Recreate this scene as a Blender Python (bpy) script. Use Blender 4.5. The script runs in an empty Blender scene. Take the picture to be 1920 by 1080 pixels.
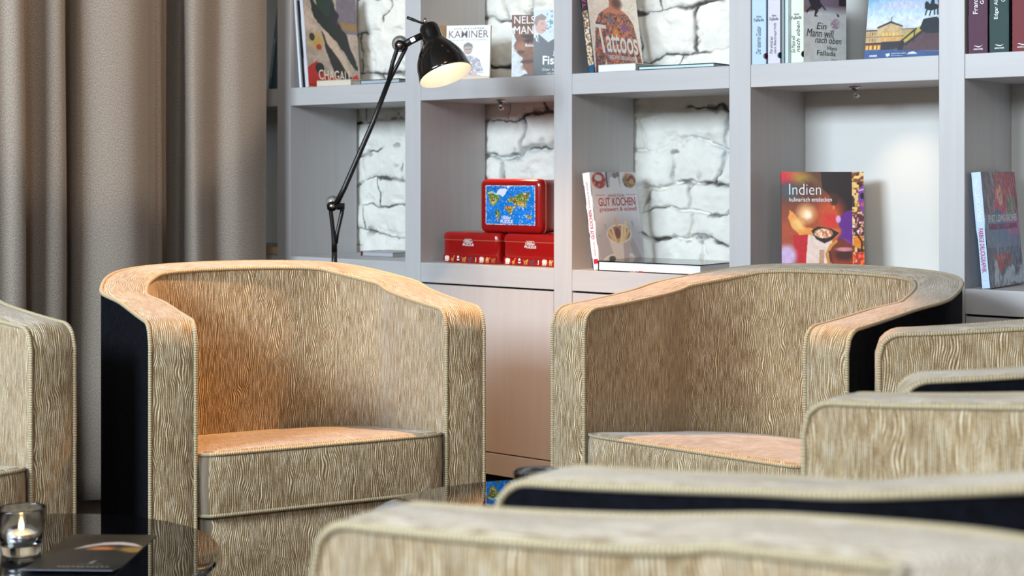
import bpy, bmesh, math, random
import numpy as np
from mathutils import Matrix, Vector
R = math.radians
random.seed(7)
scene = bpy.context.scene
COL = scene.collection

# ------------------------------------------------------------------ camera
F_PX, HOR, CAM_H, YAW, DIST = 2856.0, 326.0, 1.03, R(38.4), 3.738
cam_d = bpy.data.cameras.new('camera')
cam_d.lens = F_PX/1920*36; cam_d.sensor_width = 36
cam_d.shift_y = (HOR-540)/1920
cam_d.clip_start = .02
cam_d.dof.use_dof = True; cam_d.dof.focus_distance = 3.9; cam_d.dof.aperture_fstop = 5.0
cam = bpy.data.objects.new('camera', cam_d); COL.objects.link(cam)
cam.location = (0, -DIST, CAM_H); cam.rotation_euler = (R(90), 0, YAW)
scene.camera = cam

# ------------------------------------------------------------------ exposure, world, lights
vs = scene.view_settings
vs.view_transform = 'Standard'; vs.look = 'None'; vs.gamma = 1; vs.use_curve_mapping = False
vs.exposure = 0.06
world = bpy.data.worlds.new('world'); scene.world = world; world.use_nodes = True
bg = world.node_tree.nodes['Background']
bg.inputs[0].default_value = (.62, .74, .9, 1); bg.inputs[1].default_value = .2

def area_light(name, loc, rot, sx, sy, power, color):
    d = bpy.data.lights.new(name, 'AREA'); d.shape = 'RECTANGLE'; d.size = sx; d.size_y = sy
    d.energy = power; d.color = color
    o = bpy.data.objects.new(name, d); COL.objects.link(o); o.location = loc; o.rotation_euler = rot
    return o
# daylight through the high window of the wall behind the camera (facing the shelves)
area_light('daylight_window_front', (-2.75, -5.36, 2.44), (R(90), 0, 0), 1.9, 1.0, 340, (.74, .88, 1.0))
area_light('near_chair_fill', (.75, -5.36, 2.44), (R(90), 0, 0), 1.2, 1.0, 95, (.84, .93, 1.0))  # fill light added to brighten the near chairs
# orange fill added to warm the divider sides, set at the right-hand window
area_light('warm_fill_right', (2.36, -1.75, 1.9), (R(90), 0, R(90)), 2.4, 1.6, 12, (1.0, .58, .32))
def spot_light(name, loc, target, power, angle, blend, color, radius=.03):
    d = bpy.data.lights.new(name, 'SPOT'); d.energy = power; d.spot_size = R(angle); d.spot_blend = blend
    d.color = color; d.shadow_soft_size = radius
    o = bpy.data.objects.new(name, d); COL.objects.link(o); o.location = loc
    o.rotation_euler = (Vector(target)-Vector(loc)).to_track_quat('-Z', 'Y').to_euler()
    return o
WARM = (1.0, .52, .22)

# ------------------------------------------------------------------ coordinate helpers
CT, ST = math.cos(YAW), math.sin(YAW)
def c2w(X, Y, z=0.0):                      # metres right of / ahead of the camera -> world
    return Vector((X*CT-Y*ST, -DIST+X*ST+Y*CT, z))
def at(px, py, Y):                         # photo pixel at distance Y ahead
    return c2w((px-960)/F_PX*Y, Y, CAM_H-(py-HOR)/F_PX*Y)
def shelf_x(px, y=0.0):                    # x where the sight line through column px meets plane y
    return (DIST+y)*math.tan(math.atan((px-960)/F_PX)-YAW)
def shelf_z(px, py, y=0.0):
    x = shelf_x(px, y); Y = -x*ST+(DIST+y)*CT
    return CAM_H-(py-HOR)/F_PX*Y

# ------------------------------------------------------------------ materials
def lin(c):
    c = np.asarray(c, float); return np.where(c <= .04045, c/12.92, ((c+.055)/1.055)**2.4)
def rgb(r, g, b): return tuple(lin([r/255, g/255, b/255]))+(1,)
def mat(name, color, rough=.5, metal=0.0, spec=.5, ior=1.5, emit=None, estr=0, trans=0, sheen=0, coat=0):
    m = bpy.data.materials.new(name); m.use_nodes = True
    p = m.node_tree.nodes['Principled BSDF']
    p.inputs['Base Color'].default_value = color
    p.inputs['Roughness'].default_value = rough; p.inputs['Metallic'].default_value = metal
    p.inputs['IOR'].default_value = ior; p.inputs['Specular IOR Level'].default_value = spec
    p.inputs['Transmission Weight'].default_value = trans
    p.inputs['Sheen Weight'].default_value = sheen; p.inputs['Coat Weight'].default_value = coat
    if emit: p.inputs['Emission Color'].default_value = emit; p.inputs['Emission Strength'].default_value = estr
    return m
class NT:
    def __init__(s, m): s.t = m.node_tree; s.p = s.t.nodes['Principled BSDF']
    def n(s, typ, **kw):
        o = s.t.nodes.new(typ)
        for k, v in kw.items():
            if k.startswith('i_'):
                o.inputs[int(k[2:]) if k[2:].isdigit() else k[2:].replace('_', ' ')].default_value = v
            else: setattr(o, k, v)
        return o
    def l(s, a, b): s.t.links.new(a, b)
    def math(s, op, a, b=None, c=None):
        o = s.n('ShaderNodeMath', operation=op)
        for i, v in enumerate((a, b, c)):
            if v is None: continue
            if hasattr(v, 'links'): s.l(v, o.inputs[i])
            else: o.inputs[i].default_value = v
        return o.outputs[0]
    def comb(s, x, y, z=0.0):
        o = s.n('ShaderNodeCombineXYZ')
        for i, v in enumerate((x, y, z)):
            if hasattr(v, 'links'): s.l(v, o.inputs[i])
            else: o.inputs[i].default_value = v
        return o.outputs[0]
    def noise(s, vec, scale=1.0, detail=2.0, rough=.5):
        o = s.n('ShaderNodeTexNoise'); s.l(vec, o.inputs['Vector'])
        o.inputs['Scale'].default_value = scale; o.inputs['Detail'].default_value = detail; o.inputs['Roughness'].default_value = rough
        return o.outputs[0]
    def ramp(s, fac, stops):
        o = s.n('ShaderNodeValToRGB'); s.l(fac, o.inputs[0]); e = o.color_ramp.elements
        while len(e) < len(stops): e.new(.5)
        for el, (p, c) in zip(e, stops): el.position = p; el.color = c
        return o.outputs[0]
    def bump(s, h, strength, dist):
        o = s.n('ShaderNodeBump'); s.l(h, o.inputs['Height'])
        o.inputs['Strength'].default_value = strength; o.inputs['Distance'].default_value = dist
        s.l(o.outputs[0], s.p.inputs['Normal'])

def chenille(name, seed):
    m = mat(name, rgb(190, 176, 142), .58, sheen=.4, spec=.45); t = NT(m)
    uv = t.n('ShaderNodeUVMap').outputs[0]
    sp = t.n('ShaderNodeSeparateXYZ'); t.l(uv, sp.inputs[0]); u, v = sp.outputs[0], sp.outputs[1]
    n1 = t.noise(t.comb(t.math('MULTIPLY', u, 15), t.math('MULTIPLY', v, 12), seed), detail=1)
    n2 = t.noise(t.comb(t.math('MULTIPLY', u, 50), t.math('MULTIPLY', v, 14), seed+3), detail=1)
    ph = t.math('MULTIPLY', u, 238)
    ph = t.math('ADD', ph, t.math('MULTIPLY', n1, 7.5)); ph = t.math('ADD', ph, t.math('MULTIPLY', n2, 2.0))
    s = t.math('MULTIPLY_ADD', t.math('SINE', t.math('MULTIPLY', ph, 2*math.pi)), .5, .5)
    n3 = t.noise(t.comb(t.math('MULTIPLY', u, 190), t.math('MULTIPLY', v, 24), seed+7), detail=2)
    n4 = t.noise(t.comb(t.math('MULTIPLY', u, 800), t.math('MULTIPLY', v, 300), seed), detail=1)
    brk = t.math('MULTIPLY_ADD', n3, 2.2, -.45)
    h = t.math('MULTIPLY', s, t.math('MAXIMUM', t.math('MINIMUM', brk, 1.0), .15))
    hc = t.math('ADD', h, t.math('MULTIPLY_ADD', n4, .8, -.40))
    n5 = t.noise(t.comb(t.math('MULTIPLY', u, 6), t.math('MULTIPLY', v, 5), seed+11), detail=3)
    hc = t.math('ADD', hc, t.math('MULTIPLY_ADD', n5, .34, -.17))
    c = t.ramp(hc, [(0.0, rgb(98, 74, 44)), (.33, rgb(158, 132, 92)), (.70, rgb(211, 190, 152)), (1.0, rgb(244, 233, 210))])
    t.l(c, t.p.inputs['Base Color'])
    t.bump(t.math('ADD', h, t.math('MULTIPLY', n4, .15)), .75, .0022)
    return m
M = {}
M['chenille'] = chenille('chenille_tan', 1.0)
def piping_mat():
    m = mat('piping_cord', rgb(205, 192, 158), .6, sheen=.2); t = NT(m)
    uv = t.n('ShaderNodeUVMap').outputs[0]
    sp = t.n('ShaderNodeSeparateXYZ'); t.l(uv, sp.inputs[0]); u, v = sp.outputs[0], sp.outputs[1]
    n = t.noise(t.comb(t.math('MULTIPLY', u, 40), t.math('MULTIPLY', v, 90)), detail=1)
    s = t.math('SINE', t.math('MULTIPLY_ADD', v, 1250, t.math('MULTIPLY_ADD', u, 60, t.math('MULTIPLY', n, 5))))
    s = t.math('MULTIPLY_ADD', s, .5, .5)
    t.l(t.ramp(s, [(0, rgb(130, 112, 80)), (.5, rgb(164, 147, 112)), (1, rgb(192, 178, 146))]), t.p.inputs['Base Color'])
    t.bump(s, .5, .001)
    return m
M['piping'] = piping_mat()
def velvet():
    m = mat('black_velvet', rgb(10, 10, 14), .85, spec=.08, sheen=.0); t = NT(m)
    uv = t.n('ShaderNodeUVMap').outputs[0]
    n = t.noise(uv, 60, 4, .7)
    t.l(t.ramp(n, [(.3, rgb(4, 4, 6)), (.75, rgb(17, 18, 26))]), t.p.inputs['Base Color'])
    t.bump(n, .5, .003); return m
M['velvet'] = velvet()
def paint_wood(name, c1, c2, rough=.42, axis=2):
    m = mat(name, c1, rough); t = NT(m)
    g = t.n('ShaderNodeTexCoord').outputs['Object']
    mp = t.n('ShaderNodeMapping'); t.l(g, mp.inputs[0]); sc = [45, 45, 45]; sc[axis] = 2.5
    mp.inputs['Scale'].default_value = sc
    n = t.noise(mp.outputs[0], 1, 3, .6)
    t.l(t.ramp(n, [(.3, c1), (.7, c2)]), t.p.inputs['Base Color'])
    t.bump(n, .06, .001); return m
M['shelf_v'] = paint_wood('painted_wood_upright', rgb(181, 178, 178), rgb(187, 185, 185))
M['shelf_h'] = paint_wood('painted_wood_board', rgb(181, 178, 178), rgb(187, 185, 185), axis=0)
M['door'] = paint_wood('painted_wood_door', rgb(184, 177, 174), rgb(189, 183, 180))
M['panel'] = mat('white_back_panel', rgb(206, 205, 200), .5)
M['dark_gap'] = mat('dark_recess', rgb(30, 26, 24), .8)
M['chrome'] = mat('chrome', rgb(200, 200, 204), .15, 1)
M['black_metal'] = mat('black_enamel', rgb(12, 12, 13), .16, coat=.4)
M['matte_black'] = mat('black_powder_coat', rgb(16, 16, 17), .42)
M['cream_lining'] = mat('shade_lining', rgb(222, 218, 208), .35)
M['wheel'] = mat('clear_plastic_disc', rgb(235, 235, 230), .1, trans=.9)
M['glass'] = mat('clear_glass', (1, 1, 1, 1), .0, trans=1.0, ior=1.47)
M['wax'] = mat('white_wax', rgb(240, 232, 220), .5); NT(M['wax']).p.inputs['Subsurface Weight'].default_value = .3
M['alu'] = mat('aluminium_cup', rgb(190, 194, 200), .28, 1)
M['flame'] = mat('candle_flame', (1, .7, .35, 1), .5, emit=(1, .62, .25, 1), estr=22)
M['bulb'] = mat('lit_bulb', (1, .9, .75, 1), .5, emit=(1, .88, .70, 1), estr=7)
M['spot_lens'] = mat('lit_lens', (1, .9, .75, 1), .5, emit=(1, .82, .58, 1), estr=6)
M['table_glass'] = mat('black_glass', rgb(5, 5, 6), .012, ior=2.7, spec=.5)
M['paper'] = mat('page_edges', rgb(228, 222, 208), .8)
M['white'] = mat('white_print', rgb(240, 240, 240), .45)
M['floor'] = None
def ink(name, *c, rough=.4):
    if name not in M or M[name] is None: M[name] = mat(name, rgb(*c), rough)
    return M[name]
def vcol_mat(name, rough, spec=.5, coat=0):
    m = mat(name, (1, 1, 1, 1), rough, spec=spec, coat=coat); t = NT(m)
    a = t.n('ShaderNodeVertexColor'); a.layer_name = 'Col'
    t.l(a.outputs[0], t.p.inputs['Base Color']); return m
M['print'] = vcol_mat('printed_cover', .34)
M['tin_print'] = vcol_mat('printed_tin', .22, coat=.3)
M['tin_red'] = mat('red_tin', rgb(146, 16, 15), .22, coat=.4)
M['tin_edge'] = mat('worn_tin_rim', rgb(205, 120, 95), .3, .3)
def curtain_mat():
    m = mat('taupe_cloth', rgb(140, 126, 114), .85, spec=.25, sheen=.15); t = NT(m)
    uv = t.n('ShaderNodeUVMap').outputs[0]
    mp = t.n('ShaderNodeMapping'); t.l(uv, mp.inputs[0]); mp.inputs['Scale'].default_value = (1, .35, 1)
    n = t.noise(mp.outputs[0], 620, 2, .7)
    n2 = t.noise(uv, 300, 2, .8)
    k = t.math('MULTIPLY_ADD', n2, .5, t.math('MULTIPLY', n, .5))
    t.l(t.ramp(k, [(.34, rgb(104, 94, 86)), (.5, rgb(143, 131, 119)), (.64, rgb(184, 172, 158))]), t.p.inputs['Base Color'])
    t.bump(k, .35, .001); return m
M['curtain'] = curtain_mat()
def floor_mat():
    m = mat('dark_walnut_floor', rgb(92, 58, 36), .35); t = NT(m)
    g = t.n('ShaderNodeTexCoord').outputs['Object']
    b = t.n('ShaderNodeTexBrick'); t.l(g, b.inputs[0])
    b.inputs['Scale'].default_value = 1; b.inputs['Brick Width'].default_value = 1.2; b.inputs['Row Height'].default_value = .14
    b.inputs['Mortar Size'].default_value = .002
    b.inputs['Color1'].default_value = rgb(52, 33, 22); b.inputs['Color2'].default_value = rgb(42, 27, 18); b.inputs['Mortar'].default_value = rgb(30, 20, 12)
    mp = t.n('ShaderNodeMapping'); t.l(g, mp.inputs[0]); mp.inputs['Scale'].default_value = (3, 60, 1)
    n = t.noise(mp.outputs[0], 1, 4)
    mx = t.n('ShaderNodeMix', data_type='RGBA', blend_type='MULTIPLY'); mx.inputs[0].default_value = .5
    t.l(b.outputs[0], mx.inputs[6]); t.l(t.ramp(n, [(.3, (.5, .5, .5, 1)), (.7, (1, 1, 1, 1))]), mx.inputs[7])
    t.l(mx.outputs[2], t.p.inputs['Base Color']); return m
M['floor'] = floor_mat()
def plaster(name, c):
    m = mat(name, c, .85); t = NT(m); g = t.n('ShaderNodeTexCoord').outputs['Object']
    n = t.noise(g, 40, 4); t.bump(n, .1, .002); return m
M['wall'] = plaster('warm_plaster', rgb(128, 106, 88)); M['ceil'] = plaster('ceiling_plaster', rgb(150, 138, 126))

# ------------------------------------------------------------------ object helpers
def tag(o, label=None, cat=None, group=None, kind=None):
    if label: o['label'] = label
    if cat: o['category'] = cat
    if group: o['group'] = group
    if kind: o['kind'] = kind
    return o
def thing(name, label, cat, matrix=None, group=None):
    o = bpy.data.objects.new(name, None); COL.objects.link(o); o.empty_display_size = .1
    if matrix is not None: o.matrix_world = matrix
    return tag(o, label, cat, group)
def link(name, me, material, parent=None, smooth=False, local=None):
    o = bpy.data.objects.new(name, me); COL.objects.link(o)
    if material is not None: me.materials.append(material)
    if smooth: me.polygons.foreach_set('use_smooth', [True]*len(me.polygons))
    if parent is not None: o.parent = parent
    if local is not None: o.matrix_local = local
    return o
def mk(name, verts, faces, material, parent=None, uv=None, smooth=True, local=None):
    me = bpy.data.meshes.new(name); me.from_pydata([tuple(v) for v in verts], [], faces); me.validate()
    if uv is not None:
        l = me.uv_layers.new(name='UVMap')
        idx = np.zeros(len(me.loops), int); me.loops.foreach_get('vertex_index', idx)
        l.data.foreach_set('uv', np.asarray(uv, float)[idx].ravel())
    return link(name, me, material, parent, smooth, local)
def from_bm(name, bm, material, parent=None, smooth=False, local=None):
    bmesh.ops.recalc_face_normals(bm, faces=bm.faces)
    me = bpy.data.meshes.new(name); bm.to_mesh(me); bm.free()
    return link(name, me, material, parent, smooth, local)
def add_box(bm, a, b, bevel=0.0, seg=2):
    g = bmesh.ops.create_cube(bm, size=1)
    bmesh.ops.scale(bm, vec=[b[i]-a[i] for i in range(3)], verts=g['verts'])
    bmesh.ops.translate(bm, vec=[(a[i]+b[i])/2 for i in range(3)], verts=g['verts'])
    if bevel:
        es = list({e for v in g['verts'] for e in v.link_edges})
        bmesh.ops.bevel(bm, geom=es, offset=bevel, segments=seg, affect='EDGES', profile=.5)
def box(name, a, b, material, parent=None, bevel=0.0, local=None, seg=2):
    bm = bmesh.new(); add_box(bm, a, b, bevel, seg); return from_bm(name, bm, material, parent, False, local)
def frame_of(d):
    d = Vector(d).normalized(); a = Vector((0, 0, 1)) if abs(d.z) < .9 else Vector((1, 0, 0))
    u = d.cross(a).normalized(); return u, d.cross(u).normalized(), d
def tube_data(path, rad, n=10, cap=True, closed=False):
    path = [Vector(p) for p in path]; V = []; Fc = []; UV = []
    rads = rad if hasattr(rad, '__len__') else [rad]*len(path)
    N = len(path); ln = 0; up = None
    for i, p in enumerate(path):
        a = path[(i-1) % N] if (closed or i > 0) else p; b = path[(i+1) % N] if (closed or i < N-1) else p
        t = (b-a).normalized()
        if up is None: up = frame_of(t)[0]
        up = (up-t*up.dot(t)).normalized(); w = t.cross(up)
        if i: ln += (p-path[i-1]).length
        for k in range(n):
            an = 2*math.pi*k/n; V.append(p+(up*math.cos(an)+w*math.sin(an))*rads[i]); UV.append((k/n*.03, ln))
    for i in range(N if closed else N-1):
        j = (i+1) % N
        for k in range(n): Fc.append((i*n+k, i*n+(k+1) % n, j*n+(k+1) % n, j*n+k))
    if cap and not closed:
        Fc.append(tuple(range(n))[::-1]); Fc.append(tuple(range((N-1)*n, N*n)))
    return V, Fc, UV
def tube(name, path, rad, material, parent=None, n=10, closed=False, local=None):
    V, Fc, UV = tube_data(path, rad, n, True, closed); return mk(name, V, Fc, material, parent, UV, True, local)
def lathe(name, prof, origin, d, material, parent=None, n=40, smooth=True, close=False):
    u, w, d = frame_of(d); o = Vector(origin); V = []; Fc = []
    for s, r in prof:
        for k in range(n):
            an = 2*math.pi*k/n; V.append(o+d*s+(u*math.cos(an)+w*math.sin(an))*max(r, 1e-5))
    P = len(prof)
    for i in range(P if close else P-1):
        j = (i+1) % P
        for k in range(n): Fc.append((i*n+k, i*n+(k+1) % n, j*n+(k+1) % n, j*n+k))
    ob = mk(name, V, Fc, material, parent, None, smooth); bm = bmesh.new(); bm.from_mesh(ob.data)
    bmesh.ops.remove_doubles(bm, verts=bm.verts, dist=2e-5)
    bmesh.ops.recalc_face_normals(bm, faces=bm.faces); bm.to_mesh(ob.data); bm.free(); return ob
def children(o): return [c for c in bpy.data.objects if c.parent == o]
def copy_tree(o, parent=None):
    c = o.copy(); COL.objects.link(c)
    if parent is not None: c.parent = parent
    for ch in children(o): copy_tree(ch, c)
    return c
def text(name, body, x0, y0, w, h, material, parent, plane='front', shear=0.0, weight=0.0, align=None):
    """lettering stretched into the box (x0, y0)-(x0+w, y0+h) of a plane given by a 4x4 matrix or a name"""
    cu = bpy.data.curves.new(name, 'FONT'); cu.body = body; cu.size = 1; cu.shear = shear; cu.offset = weight
    cu.space_line = .95; cu.extrude = 0; cu.resolution_u = 3
    if align: cu.align_x = align
    o = bpy.data.objects.new('tmp', cu); COL.objects.link(o)
    dg = bpy.context.evaluated_depsgraph_get(); me = bpy.data.meshes.new_from_object(o.evaluated_get(dg))
    bpy.data.objects.remove(o); bpy.data.curves.remove(cu)
    n = len(me.vertices); co = np.zeros(n*3); me.vertices.foreach_get('co', co); co = co.reshape(-1, 3)
    lo, hi = co.min(0), co.max(0)
    co[:, 0] = x0+(co[:, 0]-lo[0])/(hi[0]-lo[0])*w; co[:, 1] = y0+(co[:, 1]-lo[1])/(hi[1]-lo[1])*h; co[:, 2] = 0
    me.vertices.foreach_set('co', co.ravel()); me.name = name; me.materials.clear()
    return link(name, me, material, parent, False, PLANES[plane] if isinstance(plane, str) else plane)
def axes(X, Y, off=(0, 0, 0)):
    X, Y = Vector(X), Vector(Y); Z = X.cross(Y)
    m = Matrix.Identity(4)
    for i in range(3): m[i][0], m[i][1], m[i][2], m[i][3] = X[i], Y[i], Z[i], off[i]
    return m
EPS = .0012
PLANES = {'front': axes((1, 0, 0), (0, 0, 1), (0, -EPS, 0)),          # x across the cover, y up
          'spine_up': axes((0, 0, 1), (0, 1, 0), (-EPS, 0, 0)),       # reads bottom to top
          'spine_down': axes((0, 0, -1), (0, -1, 0), (-EPS, 0, 0)),   # reads top to bottom
          'spine_flat': axes((0, -1, 0), (0, 0, 1), (-EPS, 0, 0))}    # upright letters across the spine

# ------------------------------------------------------------------ painter for printed pictures
def vnoise(x, y, seed=0):
    xi, yi = np.floor(x).astype(int), np.floor(y).astype(int); fx, fy = x-xi, y-yi
    def hsh(a, b):
        h = (a*374761393+b*668265263+seed*974711) & 0x7fffffff
        h = ((h ^ (h >> 13))*1274126177) & 0x7fffffff
        return ((h ^ (h >> 16)) & 0xffff)/65535.0
    fx = fx*fx*(3-2*fx); fy = fy*fy*(3-2*fy)
    return (hsh(xi, yi)*(1-fx)+hsh(xi+1, yi)*fx)*(1-fy)+(hsh(xi, yi+1)*(1-fx)+hsh(xi+1, yi+1)*fx)*fy
def fbm(x, y, seed=0, o=4): return sum(vnoise(x*2**i, y*2**i, seed+i)*.5**(i+1) for i in range(o))/(1-.5**o)
class Art:
    def __init__(s, wpx, hpx, bgc):
        s.W, s.H = wpx, hpx
        y, x = np.mgrid[0:hpx, 0:wpx]; s.x = x/(wpx-1); s.y = y/(hpx-1); s.asp = hpx/wpx
        s.c = np.ones((hpx, wpx, 3))*np.array(bgc)/255
    def put(s, m, col, a=1.0):
        m = np.clip(m, 0, 1)[..., None]*a; s.c = s.c*(1-m)+np.array(col)/255*m
    def rect(s, x0, y0, x1, y1, col, a=1.0):
        s.put(((s.x >= x0) & (s.x <= x1) & (s.y >= y0) & (s.y <= y1)).astype(float), col, a)
    def ell(s, cx, cy, rx, ry, col, soft=.12, rot=0, a=1.0):
        dx, dy = s.x-cx, (s.y-cy)*s.asp; ry = ry*s.asp; c_, s_ = math.cos(rot), math.sin(rot)
        d = np.sqrt(((dx*c_+dy*s_)/rx)**2+((-dx*s_+dy*c_)/ry)**2)
        s.put((1-d)/max(soft, 1e-3)+.5, col, a)
    def poly(s, pts, col, a=1.0, wob=0, seed=0):
        acc = np.zeros_like(s.x)
        for ox, oy in ((-.25, -.25), (.25, -.25), (-.25, .25), (.25, .25)):
            X, Y = s.x+ox/s.W, s.y+oy/s.H
            if wob: X = X+(fbm(s.x*14, s.y*14*s.asp, seed)-.5)*wob; Y = Y+(fbm(s.x*14, s.y*14*s.asp, seed+9)-.5)*wob/s.asp
            ins = np.zeros(X.shape, bool); n = len(pts)
            for i in range(n):
                (xa, ya), (xb, yb) = pts[i], pts[(i+1) % n]
                if ya == yb: continue
                ins ^= ((ya > Y) != (yb > Y)) & (X < (xb-xa)*(Y-ya)/(yb-ya)+xa)
            acc += ins*.25
        s.put(acc, col, a)
    def line(s, pts, wd, col, a=1.0):
        for (xa, ya), (xb, yb) in zip(pts[:-1], pts[1:]):
            dx, dy = xb-xa, (yb-ya)*s.asp; L = dx*dx+dy*dy+1e-9
            t = np.clip(((s.x-xa)*dx+(s.y-ya)*s.asp*dy)/L, 0, 1)
            d = np.hypot(s.x-xa-t*dx, (s.y-ya)*s.asp-t*dy)
            s.put((wd-d)*s.W*.7+.5, col, a)
    def grain(s, amt, fx=30, seed=0):
        n = fbm(s.x*fx, s.y*fx*s.asp, seed)-.5; s.c = np.clip(s.c*(1+n[..., None]*amt), 0, 1)
    def speck(s, mask, cols, fx, seed, thr=.5):
        for k, c in enumerate(cols):
            n = vnoise(s.x*fx, s.y*fx*s.asp, seed+k*17); s.put((mask > .5)*(n > thr), c)
    def grad(s, stops, m=None):
        ys = [p for p, _ in stops]; cc = np.stack([np.interp(s.y, ys, [c[i] for _, c in stops]) for i in range(3)], -1)/255
        if m is None: s.c = cc
        else: s.c = np.where(m[..., None], cc, s.c)
    def plane(s, name, w, h, parent, local, material=None):
        H, W = s.H, s.W
        V = np.stack([s.x*w, (1-s.y)*h, np.zeros_like(s.x)], -1).reshape(-1, 3)
        i = np.arange(H*W).reshape(H, W)
        Fq = np.stack([i[1:, :-1], i[1:, 1:], i[:-1, 1:], i[:-1, :-1]], -1).reshape(-1, 4)
        me = bpy.data.meshes.new(name); me.vertices.add(len(V)); me.vertices.foreach_set('co', V.ravel())
        me.loops.add(Fq.size); me.loops.foreach_set('vertex_index', Fq.ravel().astype(np.int32))
        me.polygons.add(len(Fq)); me.polygons.foreach_set('loop_start', np.arange(0, Fq.size, 4, dtype=np.int32))
        me.update(); me.validate()
        at_ = me.color_attributes.new('Col', 'FLOAT_COLOR', 'POINT')
        rgba = np.concatenate([lin(np.clip(s.c, 0, 1)), np.ones((H, W, 1))], -1)
        at_.data.foreach_set('color', rgba.ravel().astype(np.float32))
        return link(name, me, material or M['print'], parent, False, local)

# ------------------------------------------------------------------ room shell
XL, XR, YB, YF, ZC = -4.85, 2.5, .36, -5.45, 3.2
def struct(o): o['kind'] = 'structure'; return o
struct(box('floor', (XL, YF, -.05), (XR, YB+.1, 0), M['floor']))
struct(box('ceiling', (XL, YF, ZC), (XR, YB+.1, ZC+.05), M['ceil']))
struct(box('wall_left', (XL-.1, YF, 0), (XL, YB+.1, ZC), M['wall']))
def wall_open(name, fixed, axis, a0, a1, o0, o1, z0, z1, t0, t1):
    bm = bmesh.new()
    for p, q, r, s_ in ((a0, o0, 0, ZC), (o1, a1, 0, ZC), (o0, o1, 0, z0), (o0, o1, z1, ZC)):
        if axis == 0: add_box(bm, (p, t0, r), (q, t1, s_))
        else: add_box(bm, (t0, p, r), (t1, q, s_))
    return struct(from_bm(name, bm, M['wall']))
wall_open('wall_front', 0, 0, XL, -.6, -3.8, -1.7, 1.85, 3.0, YF-.1, YF)
wall_open('wall_front', 0, 0, -.6, XR, .1, 1.4, 1.85, 3.0, YF-.1, YF)
wall_open('wall_right', 0, 1, YF, YB+.1, -3.05, -.45, 1.05, 2.75, XR, XR+.1)
def window(name, axis, a0, a1, z0, z1, t, nb):
    bm = bmesh.new()
    def b(p, q, r, s_, d=.02):
        if axis == 0: add_box(bm, (p, t-d, r), (q, t+d, s_), .003)
        else: add_box(bm, (t-d, p, r), (t+d, q, s_), .003)
    w = .05
    b(a0, a1, z0, z0+w); b(a0, a1, z1-w, z1); b(a0, a0+w, z0, z1); b(a1-w, a1, z0, z1)
    for i in range(1, nb): x = a0+(a1-a0)*i/nb; b(x-.02, x+.02, z0, z1)
    o = struct(from_bm(name, bm, M['white']))
    if axis == 0: box('pane', (a0+.02, t-.004, z0+.02), (a1-.02, t+.004, z1-.02), M['glass'], o)
    else: box('pane', (t-.004, a0+.02, z0+.02), (t+.004, a1-.02, z1-.02), M['glass'], o)
window('window_1', 0, -3.8, -1.7, 1.85, 3.0, YF-.06, 4)
window('added_window', 0, .1, 1.4, 1.85, 3.0, YF-.06, 2)  # unseen window added to go with the near-chair fill light
window('window_2', 1, -3.05, -.45, 1.05, 2.75, XR+.06, 3)

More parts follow.
